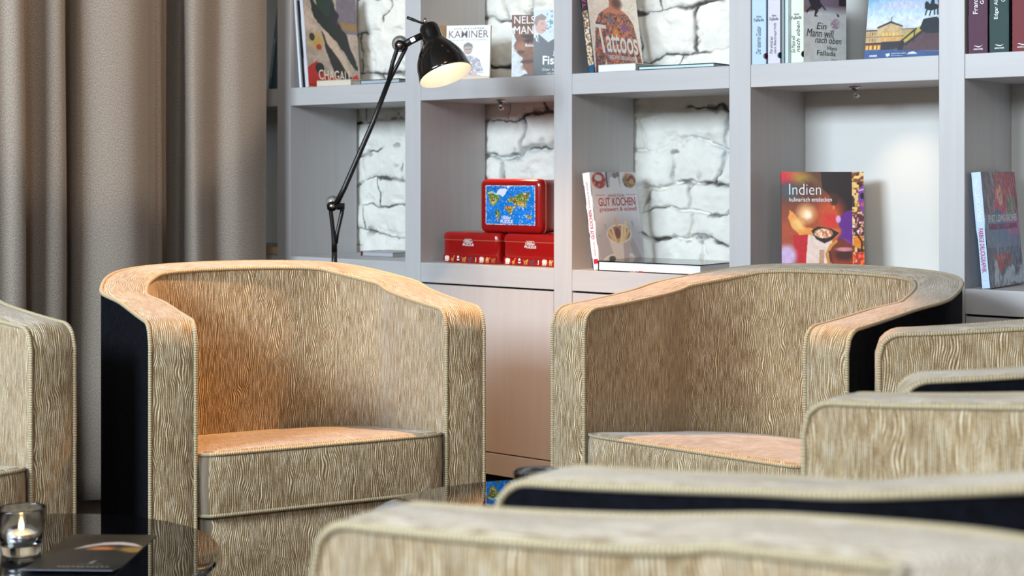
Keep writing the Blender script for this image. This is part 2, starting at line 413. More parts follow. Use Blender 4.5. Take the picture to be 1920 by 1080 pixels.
# whitewashed rubble-brick wall behind the shelves
def brick_wall():
    x0, x1, z0, z1, st = -4.47, -2.02, .62, 2.1, .0032
    nx, nz = int((x1-x0)/st), int((z1-z0)/st)
    X, Z = np.meshgrid(np.linspace(x0, x1, nx), np.linspace(z0, z1, nz))
    xw = X+.10*(fbm(X*7, Z*9, 3)-.5)+.018*(fbm(X*26, Z*26, 5)-.5)
    zw = Z+.105*(fbm(X*5.5, Z*6, 11)-.5)+.022*(fbm(X*24, Z*24, 13)-.5)
    rg = np.random.default_rng(5)
    zb = [z0-.2]
    while zb[-1] < z1+.2: zb.append(zb[-1]+rg.uniform(.085, .15))
    zb = np.array(zb); row = np.clip(np.searchsorted(zb, zw)-1, 0, len(zb)-2)
    dz = np.minimum(zw-zb[row], zb[row+1]-zw); dx = np.full(X.shape, 9.0); bid = np.zeros(X.shape, int)
    for r in range(len(zb)-1):
        xb = [x0-.5+rg.uniform(0, .2)]
        while xb[-1] < x1+.4: xb.append(xb[-1]+rg.uniform(.14, .32))
        xb = np.array(xb); m = row == r
        k = np.clip(np.searchsorted(xb, xw[m])-1, 0, len(xb)-2)
        dx[m] = np.minimum(xw[m]-xb[k], xb[k+1]-xw[m]); bid[m] = r*40+k
    d = np.minimum(dx, dz)
    nn = fbm(X*9, Z*9, 31); n2 = fbm(X*30, Z*30, 41)
    wid = .002+.010*np.clip(nn-.35, 0, 1)
    groove = np.clip(1-d/(wid+.006), 0, 1); groove = groove*groove*(3-2*groove)
    deep = np.clip((fbm(X*5, Z*7, 51)-.44)*6, .10, 1)
    off = ((bid*7919) % 101)/101-.5
    h = -.022*groove*deep+off*.010*np.clip(d/.014, 0, 1)+.020*(nn-.5)+.007*(n2-.5)-.008*np.clip((fbm(X*13, Z*16, 111)-.62)*6, 0, 1)+.005*np.clip(d/.03, 0, 1)
    crack = np.clip(1.15-d/(.0026+.0095*np.clip(fbm(X*11, Z*11, 61)-.44, 0, 1)*2.2), 0, 1)*np.clip((fbm(X*8, Z*8, 71)-.46)*7, 0, 1)
    chip = np.clip((fbm(X*22, Z*30, 81)-.70)*12, 0, 1)*.6
    dark = np.clip(crack*1.5+chip*np.clip(1-d/.03, 0, 1), 0, 1)
    joint_shade = np.clip(1-d/.02, 0, 1)*np.clip((fbm(X*6, Z*6, 91)-.45)*4, 0, 1)  # grey-blue recess shading painted into the colour along the joints
    base = np.array([224, 222, 214])/255*np.ones(X.shape+(3,))*(1+(n2-.5)[..., None]*.07)
    base = base*(1-joint_shade[..., None]*.45)+np.array([160, 172, 176])/255*joint_shade[..., None]*.45
    c = base*(1-dark[..., None])+np.array([84, 82, 80])/255*dark[..., None]
    V = np.stack([X, np.full(X.shape, YB-.006)-h, Z], -1).reshape(-1, 3)
    i = np.arange(nx*nz).reshape(nz, nx)
    Fq = np.stack([i[:-1, :-1], i[:-1, 1:], i[1:, 1:], i[1:, :-1]], -1).reshape(-1, 4)
    me = bpy.data.meshes.new('wall_back'); me.vertices.add(len(V)); me.vertices.foreach_set('co', V.ravel())
    me.loops.add(Fq.size); me.loops.foreach_set('vertex_index', Fq.ravel().astype(np.int32))
    me.polygons.add(len(Fq)); me.polygons.foreach_set('loop_start', np.arange(0, Fq.size, 4, dtype=np.int32))
    me.update(); me.validate()
    a = me.color_attributes.new('Col', 'FLOAT_COLOR', 'POINT')
    a.data.foreach_set('color', np.concatenate([lin(np.clip(c, 0, 1)), np.ones(X.shape+(1,))], -1).ravel().astype(np.float32))
    o = struct(link('wall_back', me, vcol_mat('whitewashed_brick', .8, .3), None, True))
    o['label'] = 'whitewashed rough brick wall seen through the open shelves'
    struct(box('wall_back', (XL, YB+.03, 0), (XR, YB+.1, ZC), M['wall']))
brick_wall()

# ------------------------------------------------------------------ bookcase
U0, PITCH, UT, DEP = -4.031, .616, .068, .335
Z_LT, Z_DT, Z_DB, Z_PB, Z_UB, Z_UT = .739, .675, .1455, .078, 1.271, 1.334
NU = range(-1, 6)
def ux(i): return U0+PITCH*i
bc = thing('bookcase', 'wide light grey built-in bookcase of square open compartments with cupboard doors below', 'bookcase', Matrix.Translation((-2.5, 0, 0)))
INV = bc.matrix_world.inverted()
for i in NU:
    if ux(i) > XL: box('upright', (ux(i), 0, Z_PB), (ux(i)+UT, DEP, 2.2), M['shelf_v'], bc, .0012, INV)
for i in list(NU)[:-1]:
    a, b = ux(i)+UT+.0006, ux(i+1)-.0006
    for z0, z1 in ((Z_DT, Z_LT), (Z_UB, Z_UT), (Z_UT+.53, Z_UT+.593)):
        box('shelf_board', (a, .0004, z0), (b, DEP, z1), M['shelf_h'], bc, .0012, INV)
    box('cupboard_door', (a+.0015, .001, Z_DB+.004), (b-.0015, .021, Z_DT-.006), M['door'], bc, .001, INV)
    box('plinth', (a, .0004, Z_PB), (b, .02, Z_DB), M['shelf_h'], bc, .001, INV)
    box('cupboard_back', (a, .3, Z_DB), (b, .32, Z_DT), M['dark_gap'], bc, 0, INV)
    if i in (-1, 3, 4):
        box('back_panel', (a, DEP-.012, Z_LT), (b, DEP, Z_UB), M['panel'], bc, 0, INV)
        box('back_panel', (a, DEP-.012, Z_UT), (b, DEP, Z_UT+.53), M['panel'], bc, 0, INV)
box('toe_kick', (max(ux(-1), XL+.02), .06, 0), (ux(5)+UT, .09, Z_PB), M['dark_gap'], bc, 0, INV)
del INV

# small spotlights under the upper board
def shelf_spot(px, y, aim, power, label, angle=95, z=None):
    x = shelf_x(px, y) if z is None else px; z = z or Z_UB
    t = thing('shelf_spotlight', label, 'spotlight', Matrix.Translation((x, y, z)), 'small spotlights under the shelf boards')
    lathe('mount', [(0, 0), (0, .016), (.004, .016), (.006, .004), (.016, .004), (.016, 0)], (0, 0, 0), (0, 0, -1), M['chrome'], t, 20)
    d = (Vector(aim)-Vector((x, y, z-.02))).normalized(); p = Vector((0, 0, -.016))
    lathe('lamp_head', [(-.012, 0), (-.012, .007), (.016, .0085), (.016, .0065), (.008, .006), (.008, 0)], p, d, M['chrome'], t, 20)
    lathe('lens', [(.0085, 0), (.0085, .0055)], p, d, M['spot_lens'], t, 20)
    if power: spot_light('shelf_spotlight_beam', Vector((x, y, z))+p+d*.02, aim, power, angle, 1.0, (1, .74, .48), .006)
shelf_spot(1603, .14, (-1.655, .323, .72), 2.0, 'tiny chrome spotlight under the shelf above the red cooking book', 90)
shelf_spot(939, .12, (-3.04, .11, .98), 8.5, 'tiny chrome spotlight under the shelf above the red puzzle tins')

for i, lab in ((0, 'spotlight under the next shelf up, above the grey art book'), (1, 'spotlight under the next shelf up, above the lamp shade'), (2, 'spotlight under the next shelf up, above the tattooed torso book')):
    shelf_spot(ux(i)+.40, .13, (ux(i)+.26, .20, 1.45), 1.8, lab, 120, Z_UT+.53)

# ------------------------------------------------------------------ curtain
def curtain():
    bx = -3.98
    pts = [(-46, .04), (-30, .055), (-12, .03), (2, .035), (26, .06), (43, .058), (46, .035), (45, -.03), (52, -.04), (74, -.012), (98, .03), (115, .035), (121, .012), (121, -.05), (127, -.075),
           (146, -.02), (172, .012), (205, .045), (240, .068), (262, .066), (276, .045), (280, .01), (287, -.01), (298, .0), (303, -.02), (303, -.07), (316, -.105), (334, -.11), (344, -.07),
           (346, -.02), (352, .02), (366, .05), (384, .05), (396, .026), (408, .02), (424, .04), (446, .062), (472, .066), (490, .058), (498, .035), (498, .005), (490, -.02)]
    P = []
    for k in range(22):
        P.append((None, k))
    path = []
    yy = -2.6
    while yy < -1.18: path.append((bx+.03*math.sin(yy*26)+.01*math.sin(yy*9), yy)); yy += .02
    for px, off in pts:
        a = math.atan((px-960)/F_PX)-YAW; x = bx+off; y = -DIST+x/math.tan(a); path.append((x, y))
    c = np.array(path, float); out = []
    Q = np.vstack([2*c[0]-c[1], c, 2*c[-1]-c[-2]])
    for i in range(1, len(Q)-2):
        for t in np.linspace(0, 1, 5, endpoint=False):
            a, b, d, e = Q[i-1:i+3]; out.append(.5*((2*b)+(-a+d)*t+(2*a-5*b+4*d-e)*t*t+(-a+3*b-3*d+e)*t**3))
    out.append(c[-1]); out = np.array(out)
    seg = np.concatenate([[0], np.cumsum(np.linalg.norm(np.diff(out, axis=0), axis=1))])
    V = []; UV = []; Fc = []; zs = np.linspace(.015, 3.12, 40); n = len(out)
    sm = (np.roll(out, 6, 0)+np.roll(out, -6, 0))/2; sm[:6] = out[:6]; sm[-6:] = out[-6:]
    for z in zs:
        k = (1.0-z)*.045
        for j, (x, y) in enumerate(out):
            V.append((x+(x-bx)*k*.9+.004*math.sin(z*3+j*.21), y+.003*math.sin(z*2.3+j*.15)+.012*k*math.sin(j*.09), z)); UV.append((seg[j], z))
    for r in range(len(zs)-1):
        for j in range(n-1): Fc.append((r*n+j, r*n+j+1, (r+1)*n+j+1, (r+1)*n+j))
    root = thing('curtain', 'heavy taupe woven curtain hanging in deep folds at the left of the bookcase', 'curtain', Matrix.Translation((bx, -1, 3.12)))
    o = mk('drape', V, Fc, M['curtain'], root, UV); o.matrix_local = root.matrix_world.inverted()
    md = o.modifiers.new('cloth_thickness', 'SOLIDIFY'); md.thickness = .003; md.offset = 0
    box('curtain_track', (-.03, -2.0, 0), (.03, 1.0, .08), M['white'], root, .004)
curtain()

# ------------------------------------------------------------------ tub armchairs
def catmull(pts, n):
    pts = np.array(pts, float); out = []
    P = np.vstack([2*pts[0]-pts[1], pts, 2*pts[-1]-pts[-2]])
    for i in range(1, len(P)-2):
        for t in np.linspace(0, 1, n, endpoint=False):
            a, b, c, d = P[i-1:i+3]; out.append(.5*((2*b)+(-a+c)*t+(2*a-5*b+4*c-d)*t*t+(-a+3*b-3*c+d)*t**3))
    out.append(pts[-1]); return np.array(out)
CH = dict(za=.7108, zb=.793, zp=1.31, t=.098, tb=.1078, dz=.0107, r=.045, L=.7402)
def chair_curves():
    half = [(.3965, 0), (.3832, .2718), (.3985, .4449), (.285, .6772), (0, CH['L'])]
    half[1] = (.391, .2718)
    pts = [(-a, b) for a, b in half]+[(a, b) for a, b in half[-2::-1]]
    c = catmull(pts, 30); c[:, 1] = np.maximum(c[:, 1], 0)
    tan = np.gradient(c, axis=0); tan /= np.linalg.norm(tan, axis=1)[:, None]
    nrm = np.stack([tan[:, 1], -tan[:, 0]], 1); s = np.clip(c[:, 1]/CH['L'], 0, 1)
    inn = c+nrm*(CH['t']+(CH['tb']-CH['t'])*s)[:, None]; inn[0, 1] = inn[-1, 1] = 0; inn[:, 1] = np.maximum(inn[:, 1], 0)
    z = CH['za']+(CH['zb']-CH['za'])*s**CH['zp']; r = CH['r']
    v = c[:, 1]; drop = np.where(v < r, r-np.sqrt(np.maximum(0, r*r-(r-v)**2)), 0)
    o = np.column_stack([c, z-drop]); i = np.column_stack([inn, z-drop-CH['dz']*s])
    return o, i
def arc_uv(pl): return np.concatenate([[0], np.cumsum(np.linalg.norm(np.diff(pl[:, :2], axis=0), axis=1))])
def strip(name, top, zb, material, parent, rows=14):
    U = arc_uv(top); n = len(top); V = []; UV = []; Fc = []
    for k in range(rows):
        f = k/(rows-1)
        for j in range(n): z = zb+(top[j, 2]-zb)*f; V.append((top[j, 0], top[j, 1], z)); UV.append((U[j], z))
    for k in range(rows-1):
        for j in range(n-1): Fc.append((k*n+j, k*n+j+1, (k+1)*n+j+1, (k+1)*n+j))
    return mk(name, V, Fc, material, parent, UV)
def build_chair():
    root = thing('tub_armchair', 'x', 'armchair', None, 'tan tub armchairs around the glass tables')
    o, i = chair_curves(); n = len(o)
    strip('outer_shell', o, .055, M['velvet'], root)
    strip('inner_back', i, .27, M['chenille'], root)
    # band: front faces of both arms and the top, one continuous strip with a slight crown
    zf = CH['za']-CH['r']; zz = np.linspace(.055, zf, 24, endpoint=False)
    def ext(q):
        a = np.column_stack([np.repeat(q[:1, :2], len(zz), 0), zz]); b = np.column_stack([np.repeat(q[-1:, :2], len(zz), 0), zz[::-1]])
        return np.vstack([a, q, b])
    eo, ei = ext(o), ext(i); N = len(eo); K = 9; V = []; UV = []; Fc = []
    mid = (eo+ei)/2; ln = np.concatenate([[0], np.cumsum(np.linalg.norm(np.diff(mid, axis=0), axis=1))])
    tg = np.gradient(mid, axis=0)
    for j in range(N):
        ac = eo[j]-ei[j]; w = np.linalg.norm(ac); nr = np.cross(tg[j], ac); nr /= np.linalg.norm(nr)+1e-9
        if nr[2] < -.2 or (abs(nr[2]) < .5 and nr[1] > 0): nr = -nr
        for k in range(K):
            f = k/(K-1); p = ei[j]+ac*f+nr*.007*(1-(2*f-1)**4); V.append(p); UV.append((f*w, ln[j]))
    for j in range(N-1):
        for k in range(K-1): Fc.append((j*K+k, j*K+k+1, (j+1)*K+k+1, (j+1)*K+k))
    mk('arm_band', V, Fc, M['chenille'], root, UV)
    tube('piping', eo+np.array([0, -.001, .001]), .0046, M['piping'], root, 8)
    tube('piping', ei+np.array([0, -.001, .001]), .0046, M['piping'], root, 8)
    # seat: outline follows the inner back
    sel = i[::3, :2].copy(); c0 = np.array([0, .3]); d = c0-sel; sel = sel+d/np.linalg.norm(d, axis=1)[:, None]*.004
    sel[0] = (sel[0, 0], -.012); sel[-1] = (sel[-1, 0], -.012)
    a, b = sel[0], sel[-1]
    fr = np.array([b+(a-b)*t for t in np.linspace(0, 1, 26)[1:-1]]); lp = np.vstack([sel, fr])
    # round the two front corners a little
    m = len(lp); ctr = np.array([0, .28]); sm = lp.copy()
    for _ in range(2): sm = (np.roll(sm, 1, 0)+2*sm+np.roll(sm, -1, 0))/4
    ns = len(sel); corner = [(ns-2) % m, (ns-1) % m, ns % m, m-1, 0, 1]
    for k in corner: lp[k] = sm[k]
    U = arc_uv(np.vstack([lp, lp[:1]]))
    V = []; UV = []; Fc = []; prof = []
    for z, ins in ((.292, .010), (.286, .004), (.290, 0), (.300, -.001), (.35, -.003), (.405, -.002), (.418, .001), (.426, .007), (.430, .016)): prof.append((z, ins))
    def tilt(y, z): return z-.070*max(0, y)/.6*max(0, (z-.30)/.13)
    dirs = ctr-lp; dist = np.linalg.norm(dirs, axis=1)[:, None]; dirs = dirs/dist
    for z, ins in prof:
        for k in range(m): p = lp[k]+dirs[k]*ins; V.append((p[0], p[1], tilt(p[1], z))); UV.append((U[k], z))
    for r in range(len(prof)-1):
        for k in range(m): Fc.append((r*m+k, r*m+(k+1) % m, (r+1)*m+(k+1) % m, (r+1)*m+k))
    base = len(V); rings = 9
    for q in range(rings):
        f = q/(rings-1)*.97
        for k in range(m):
            p = lp[k]+dirs[k]*.016; p = p+(ctr-p)*f; V.append((p[0], p[1], tilt(p[1], .430)+.010*(1-(1-f)**2))); UV.append((p[0], p[1]))
    for q in range(rings-1):
        for k in range(m): Fc.append((base+q*m+k, base+q*m+(k+1) % m, base+(q+1)*m+(k+1) % m, base+(q+1)*m+k))
    Fc.append(tuple(base+(rings-1)*m+k for k in range(m)))
    seat = mk('seat_cushion', V, Fc, M['chenille'], root, UV)
    ring = [Vector((*(lp[k]+dirs[k]*.0015), tilt(lp[k][1], .424))) for k in range(m)]
    tube('seam_piping', ring, .0042, M['piping'], seat, 6, True)
    ring = [Vector((*(lp[k]+dirs[k]*.001), .292)) for k in range(m)]
    tube('seam_piping', ring, .0042, M['piping'], seat, 6, True)
    V = []; UV = []; Fc = []
    for z in np.linspace(.055, .289, 4):
        for k in range(m): p = lp[k]+dirs[k]*.012; V.append((p[0], p[1]+.004, z)); UV.append((U[k], z))
    for r in range(3):
        for k in range(m): Fc.append((r*m+k, r*m+(k+1) % m, (r+1)*m+(k+1) % m, (r+1)*m+k))
    Fc.append(tuple(range(m))[::-1]); Fc.append(tuple(3*m+k for k in range(m)))
    mk('seat_base', V, Fc, M['chenille'], root, UV)
    for x, y in ((-.33, .06), (.33, .06), (-.25, .62), (.25, .62)):
        lathe('foot', [(0, 0), (0, .02), (.056, .026), (.056, 0)], (x, y, 0), (0, 0, 1), M['matte_black'], root, 18)
    return root
def chair_pose(X, Y, a): return Matrix.Translation(c2w(X, Y, 0)) @ Matrix.Rotation(YAW+a, 4, 'Z')
chairs = [((-.4170, 3.4159, .4876), 'whole tan tub armchair with the black desk lamp rising behind its back'),
          ((.3866, 3.3439, -.7517), 'tan tub armchair in front of the red cooking book, opening to the left'),
          ((-1.2017, 2.9249, .7842), 'armchair cut off by the left edge of the photo, one arm showing'),
          ((.6696, 2.7170, -1.7636), 'farthest chair of the row at the right edge, mostly hidden by nearer ones'),
          ((.2263, 1.8961, -2.2325), 'middle chair of the right-hand row, with black near side and tan far arm'),
          ((-.357, 1.158, -2.2046), 'nearest blurred armchair along the bottom edge, only its pale far arm showing')]
proto = build_chair()
bpy.context.view_layer.update()
for k, (pose, lab) in enumerate(chairs):
    c = proto if k == 0 else copy_tree(proto)
    c.matrix_world = chair_pose(*pose); c['label'] = lab

# ------------------------------------------------------------------ black glass tables
def glass_table(X, Y, zt, r, label):
    t = thing('side_table', label, 'table', Matrix.Translation(c2w(X, Y, 0)), 'round black glass side tables')
    h = .012
    lathe('table_top', [(zt-h, 0), (zt-h, r-.002), (zt-h+.002, r), (zt-.002, r), (zt, r-.002), (zt, 0)], (0, 0, 0), (0, 0, 1), M['table_glass'], t, 96, False)
    lathe('column', [(.012, .022), (zt-h, .022)], (0, 0, 0), (0, 0, 1), M['matte_black'], t, 24)
    lathe('base', [(0, 0), (0, r*.62), (.006, r*.62), (.012, r*.55), (.016, .03), (.016, 0)], (0, 0, 0), (0, 0, 1), M['matte_black'], t, 60)
TABLE_A = (-.82, 2.49, .40, .337); TABLE_B = (.07, 2.467, .475, .304)
glass_table(*TABLE_A, 'round black glass side table at bottom left, holding a candle and a leaflet')
glass_table(*TABLE_B, 'round black glass side table between the two whole armchairs, half hidden by the front chairs')
def candle(X, Y, z, lab1, lab2, flame=True):
    p = c2w(X, Y, z+.0002)
    g = lathe('candle_glass', [(0, 0), (0, .030), (.003, .032), (.040, .0365), (.074, .0405), (.076, .0392), (.074, .0385), (.040, .0345), (.019, .0300), (.016, .026), (.015, 0)], (0, 0, 0), (0, 0, 1), M['glass'], None, 48)
    g.location = p; tag(g, lab1, 'candle holder', 'tealight glasses')
    t = thing('tealight', lab2, 'candle', Matrix.Translation(p+Vector((0, 0, .0155))), 'lit tealights')
    lathe('cup', [(0, 0), (0, .0265), (.018, .0272), (.0185, .0262), (.002, .0255), (.002, 0)], (0, 0, 0), (0, 0, 1), M['alu'], t, 36)
    lathe('wax', [(.003, .0252), (.0150, .0252), (.0162, .020), (.0158, .004), (.0158, 0)], (0, 0, 0), (0, 0, 1), M['wax'], t, 36)
    tube('wick', [(0, 0, .0155), (.0004, 0, .022), (.0012, 0, .025)], .0007, M['matte_black'], t, 6)
    if flame: lathe('flame', [(.0195, 0), (.0205, .0020), (.024, .0042), (.028, .0036), (.033, .0014), (.036, 0)], (0, 0, 0), (0, 0, 1), M['flame'], t, 16)
candle(-.815, 2.53, .40, 'clear glass candle holder on the bottom left table', 'lit white tealight inside the glass at bottom left')
candle(.042, 2.455, .475, 'clear glass candle holder barely peeping over the front chair arm', 'tealight in the far glass hidden behind the front chair arm')

def leaflet():
    a = Art(110, 180, (30, 25, 20))
    a.grad([(0, (46, 38, 28)), (.25, (58, 46, 30)), (.5, (40, 34, 28)), (1, (30, 27, 26))])
    a.poly([(.25, .40), (.33, .30), (.5, .22), (.7, .20), (.86, .24), (1.0, .33), (.86, .30), (.7, .27), (.5, .29)], (196, 178, 172))
    a.ell(.55, .38, .15, .05, (190, 110, 50), .8); a.ell(.92, .40, .16, .07, (150, 110, 50), .8); a.ell(.6, .50, .28, .09, (34, 30, 28), .5)
    a.poly([(.60, .74), (.66, .66), (.645, .74)], (150, 140, 136)); a.line([(.5, .765), (.76, .765)], .008, (110, 102, 100))
    for k in range(11): a.ell(.34+k*.052, .84+.004*(k % 3), .016, .010, (176, 160, 158), .4)
    a.grain(.2, 20, 4)
    M_ = Matrix.Translation(c2w(-.702, 2.392, .4002)) @ Matrix.Rotation(YAW+R(-2), 4, 'Z')
    t = thing('leaflet', 'dark printed leaflet lying on the bottom left glass table beside the candle', 'leaflet', M_)
    w, h = .150, .262
    V = []; Fc = []; n = 22
    for k in range(n):
        y = h*k/(n-1); z = .0004+.0065*max(0, 1-k/6)**2
        for x in (-w/2, w/2): V.append((x, y, z)); V.append((x, y, z+.0006))
    for k in range(n-1):
        b = 4*k; Fc += [(b+1, b+3, b+7, b+5), (b, b+4, b+6, b+2), (b, b+1, b+5, b+4), (b+2, b+6, b+7, b+3)]
    Fc += [(0, 2, 3, 1), (4*n-4, 4*n-3, 4*n-1, 4*n-2)]
    mk('sheet', V, Fc, ink('leaflet_edge', 150, 160, 175), t, None, False)
    o = a.plane('printed_face', w, h, t, Matrix.Translation((-w/2, 0, .0014)))
    me = o.data
    for v in me.vertices: v.co.z = .0065*max(0, 1-(v.co.y/h*(n-1))/6)**2
leaflet()

# ------------------------------------------------------------------ desk lamp
def desk_lamp():
    Y = 4.42
    base = at(627, 500, Y); base.z = 0
    T = Matrix.Translation(base); t = thing('reading_lamp', 'black jointed reading lamp standing behind the left armchair, its shade lit', 'lamp', T)
    def q(px, py, dy=0): return at(px, py, Y+dy)-base
    lathe('base', [(0, 0), (0, .125), (.014, .125), (.020, .118), (.022, .02), (.022, 0)], (0, 0, 0), (0, 0, 1), M['matte_black'], t, 48)
    s = q(627, 500)
    tube('pole', [(0, 0, .02), s, q(627, 470)], [.0085, .0085, .0080], M['matte_black'], t, 16)
    j0 = q(629, 388)
    la = tube('lower_arm', [q(627, 472), q(627, 455), q(624.5, 432, -.004), q(620, 395, -.012), q(619, 386, -.013)], [.0085, .0085, .0062, .0062, .006], M['matte_black'], t, 12)
    tube('fork_prong', [q(629, 456), q(632.5, 436), q(641, 398, .012), q(642, 388, .013)], [.0075, .0060, .0064, .006], M['matte_black'], la, 12)
    ax = (c2w(0, 1)-c2w(0, 0)).normalized(); sd = c2w(1, 0)-c2w(0, 0)
    e1 = q(622, 387, -.02)
    el = lathe('elbow_joint', [(0, 0), (0, .0135), (.006, .0148), (.034, .0148), (.04, .0135), (.04, 0)], e1, ax, M['black_metal'], t, 28)
    lathe('elbow_screw', [(-.004, 0), (-.004, .006), (0, .008)], e1, ax, M['chrome'], el, 20)
    tube('elbow_pin', [q(614, 387), q(646, 387)], .010, M['matte_black'], el, 16)
    lathe('clear_disc', [(0, .0), (0, .021), (.0025, .021), (.0025, 0)], q(624, 380, .022), ax, M['wheel'], el, 36)
    ua = tube('upper_arm', [q(630, 384), q(646, 352), q(700, 228), q(729, 152)], [.0085, .0080, .0074, .0074], M['matte_black'], t, 14)
    tube('fork_prong', [q(729, 152), q(736, 118), q(746, 88, -.010), q(748, 83, -.012)], [.007, .0062, .0066, .0066], M['matte_black'], ua, 12)
    tube('fork_prong', [q(729, 152), q(745, 122, .006), q(760, 92, .012), q(763, 84, .012)], [.007, .0055, .006, .006], M['matte_black'], ua, 12)
    h1 = q(749, 84, -.022)
    hj = lathe('head_joint', [(0, 0), (0, .013), (.005, .0145), (.038, .0145), (.042, .013), (.042, 0)], h1, ax, M['black_metal'], t, 28)
    lathe('joint_screw', [(-.004, 0), (-.004, .006), (0, .008)], h1, ax, M['chrome'], hj, 20)
    lathe('clear_disc', [(0, 0), (0, .024), (.0025, .024), (.0025, 0)], q(750, 82, .024), ax, M['wheel'], hj, 40)
    na = tube('neck_arm', [q(752, 88), q(770, 77), q(793, 66)], [.0105, .0105, .0100], M['matte_black'], t, 14)
    bm = bmesh.new(); add_box(bm, (-.007, -.001, -.006), (.007, .001, .006), .0008)
    st = from_bm('white_sticker', bm, M['white'], na); st.matrix_local = Matrix.Translation(q(774, 74.5, -.0112)) @ Matrix.Rotation(YAW, 4, 'Z') @ Matrix.Rotation(R(-27), 4, 'Y')
    st['label'] = 'white sticker'
    top = at(802, 46, Y)-base
    up = Vector((0, 0, 1)); ct = math.cos(R(17))
    d = (sd*.34*ct-up*.94*ct-ax*math.sin(R(17))).normalized()
    outer = [(0, 0), (0, .019), (.004, .0245), (.012, .0285), (.03, .0305), (.048, .030), (.056, .032), (.064, .0385), (.076, .0480), (.092, .0585), (.112, .0685), (.134, .0745), (.158, .0775), (.1665, .0785)]
    sh = lathe('shade', outer+[(.1672, .0775)], top, d, M['black_metal'], t, 64)
    inner = [(.1670, .0776), (.158, .0763), (.134, .0730), (.112, .0668), (.092, .0568), (.076, .0462), (.064, .036), (.058, .020), (.058, 0)]
    lathe('shade_lining', inner, top, d, M['cream_lining'], sh, 64)
    bp = [(.058, .012), (.078, .013), (.088, .020), (.102, .0265), (.116, .0275), (.128, .022), (.136, .010), (.138, 0)]
    lathe('bulb', bp, top, d, M['bulb'], sh, 32)
    tube('lever', [q(797, 45), q(785, 41), q(772, 36), q(763, 32.5)], [.003, .0035, .0048, .0044], M['matte_black'], sh, 12)
    tube('switch_knob', [q(797.5, 44), q(797, 34)], [.0055, .0040], M['chrome'], sh, 16)
    L = bpy.data.lights.new('reading_lamp_bulb', 'SPOT'); L.energy = 4; L.color = (1, .74, .48); L.shadow_soft_size = .025; L.spot_size = R(115); L.spot_blend = .5
    lo = bpy.data.objects.new('reading_lamp_bulb', L); COL.objects.link(lo); lo.location = base+top+d*.142
    lo.rotation_euler = d.to_track_quat('-Z', 'Y').to_euler()
desk_lamp()

# ------------------------------------------------------------------ recessed ceiling downlights (warm)
def downlight(x, y, target, power, angle, label, blend=.35, radius=.035, color=WARM):
    p = Vector((x, y, ZC))
    t = thing('ceiling_downlight', label, 'ceiling light', Matrix.Translation(p), 'warm recessed ceiling downlights')
    lathe('trim_ring', [(0, .055), (.004, .055), (.006, .042), (.002, .040)], (0, 0, 0), (0, 0, -1), M['chrome'], t, 36)
    lathe('lens', [(.001, 0), (.001, .040)], (0, 0, 0), (0, 0, -1), M['spot_lens'], t, 36)
    spot_light('ceiling_downlight_beam', p+Vector((0, 0, -.03)), target, power, angle, blend, color, radius)
downlight(-2.30, -.30, (-2.78, -1.18, .5), 640, 25, 'second ceiling downlight from the left of the row along the bookcase')
downlight(-2.95, -.30, (-1.76, -.80, .5), 560, 22, 'first ceiling downlight from the left of the row along the bookcase')
downlight(-1.55, -1.9, (shelf_x(975), 0, .18), 420, 21, 'added downlight warming the cupboard doors, farther out than the row along the bookcase', .8)  # added lamp: its warm pool stands in for bounce on the lower doors
downlight(-.9, -.70, (-3.98, -.72, 1.84), 190, 28, 'ceiling downlight at the right of the row, aimed across at the curtain', .25, .05, (1, .76, .56))

# ------------------------------------------------------------------ books
def book(name, label, w, h, t, M_, cover, group='books on the shelves', soft=False, cat='book', pages=None):
    root = thing(name, label, cat, M_, group); ct = .0012 if soft else .0028; ov = 0 if soft else .003
    bm = bmesh.new()
    add_box(bm, (0, 0, 0), (w, ct, h), .0004, 1); add_box(bm, (0, t-ct, 0), (w, t, h), .0004, 1); add_box(bm, (0, 0, 0), (ct, t, h), .0004, 1)
    from_bm('cover', bm, cover, root)
    box('pages', (ct, ct, ov), (w-ov, t-ct, h-ov), pages or M['paper'], root, 0)
    return root
def lean_left(px, y, z, a, t):      # against the left divider: spine to the room, cover facing right
    return Matrix.Translation((shelf_x(px, y), y, z+t*math.sin(R(a))+.0004)) @ Matrix.Rotation(-R(a), 4, 'Y') @ Matrix.Rotation(R(90), 4, 'Z')
def stand(px, y, z, rot, back=0, t=.02):   # near bottom-left corner under column px, cover turned by rot, tipped back
    return Matrix.Translation((shelf_x(px, y), y, z+.0004+t*math.sin(R(back)))) @ Matrix.Rotation(R(rot), 4, 'Z') @ Matrix.Rotation(-R(back), 4, 'X')
def flat(x, y, z, rot):             # lying, spine (local x=0) edge turned by rot; front cover up
    return Matrix.Translation((x, y, z+.0004)) @ Matrix.Rotation(R(rot), 4, 'Z')
def lying_book(name, label, w, d, t, M_, cover, group='books lying on the shelves', pages=None, spine_front=False):
    root = thing(name, label, 'book', M_, group); ct = .0026
    bm = bmesh.new(); add_box(bm, (0, 0, 0), (w, d, ct), .0005, 1); add_box(bm, (0, 0, t-ct), (w, d, t), .0005, 1)
    if spine_front: add_box(bm, (0, 0, 0), (w, ct, t), .0005, 1)
    else: add_box(bm, (0, 0, 0), (ct, d, t), .0005, 1)
    from_bm('cover', bm, cover, root)
    box('pages', (ct, .003, ct), (w-.003, d-.003, t-ct), pages or M['paper'], root)
    return root
UP, LO = Z_UT, Z_LT

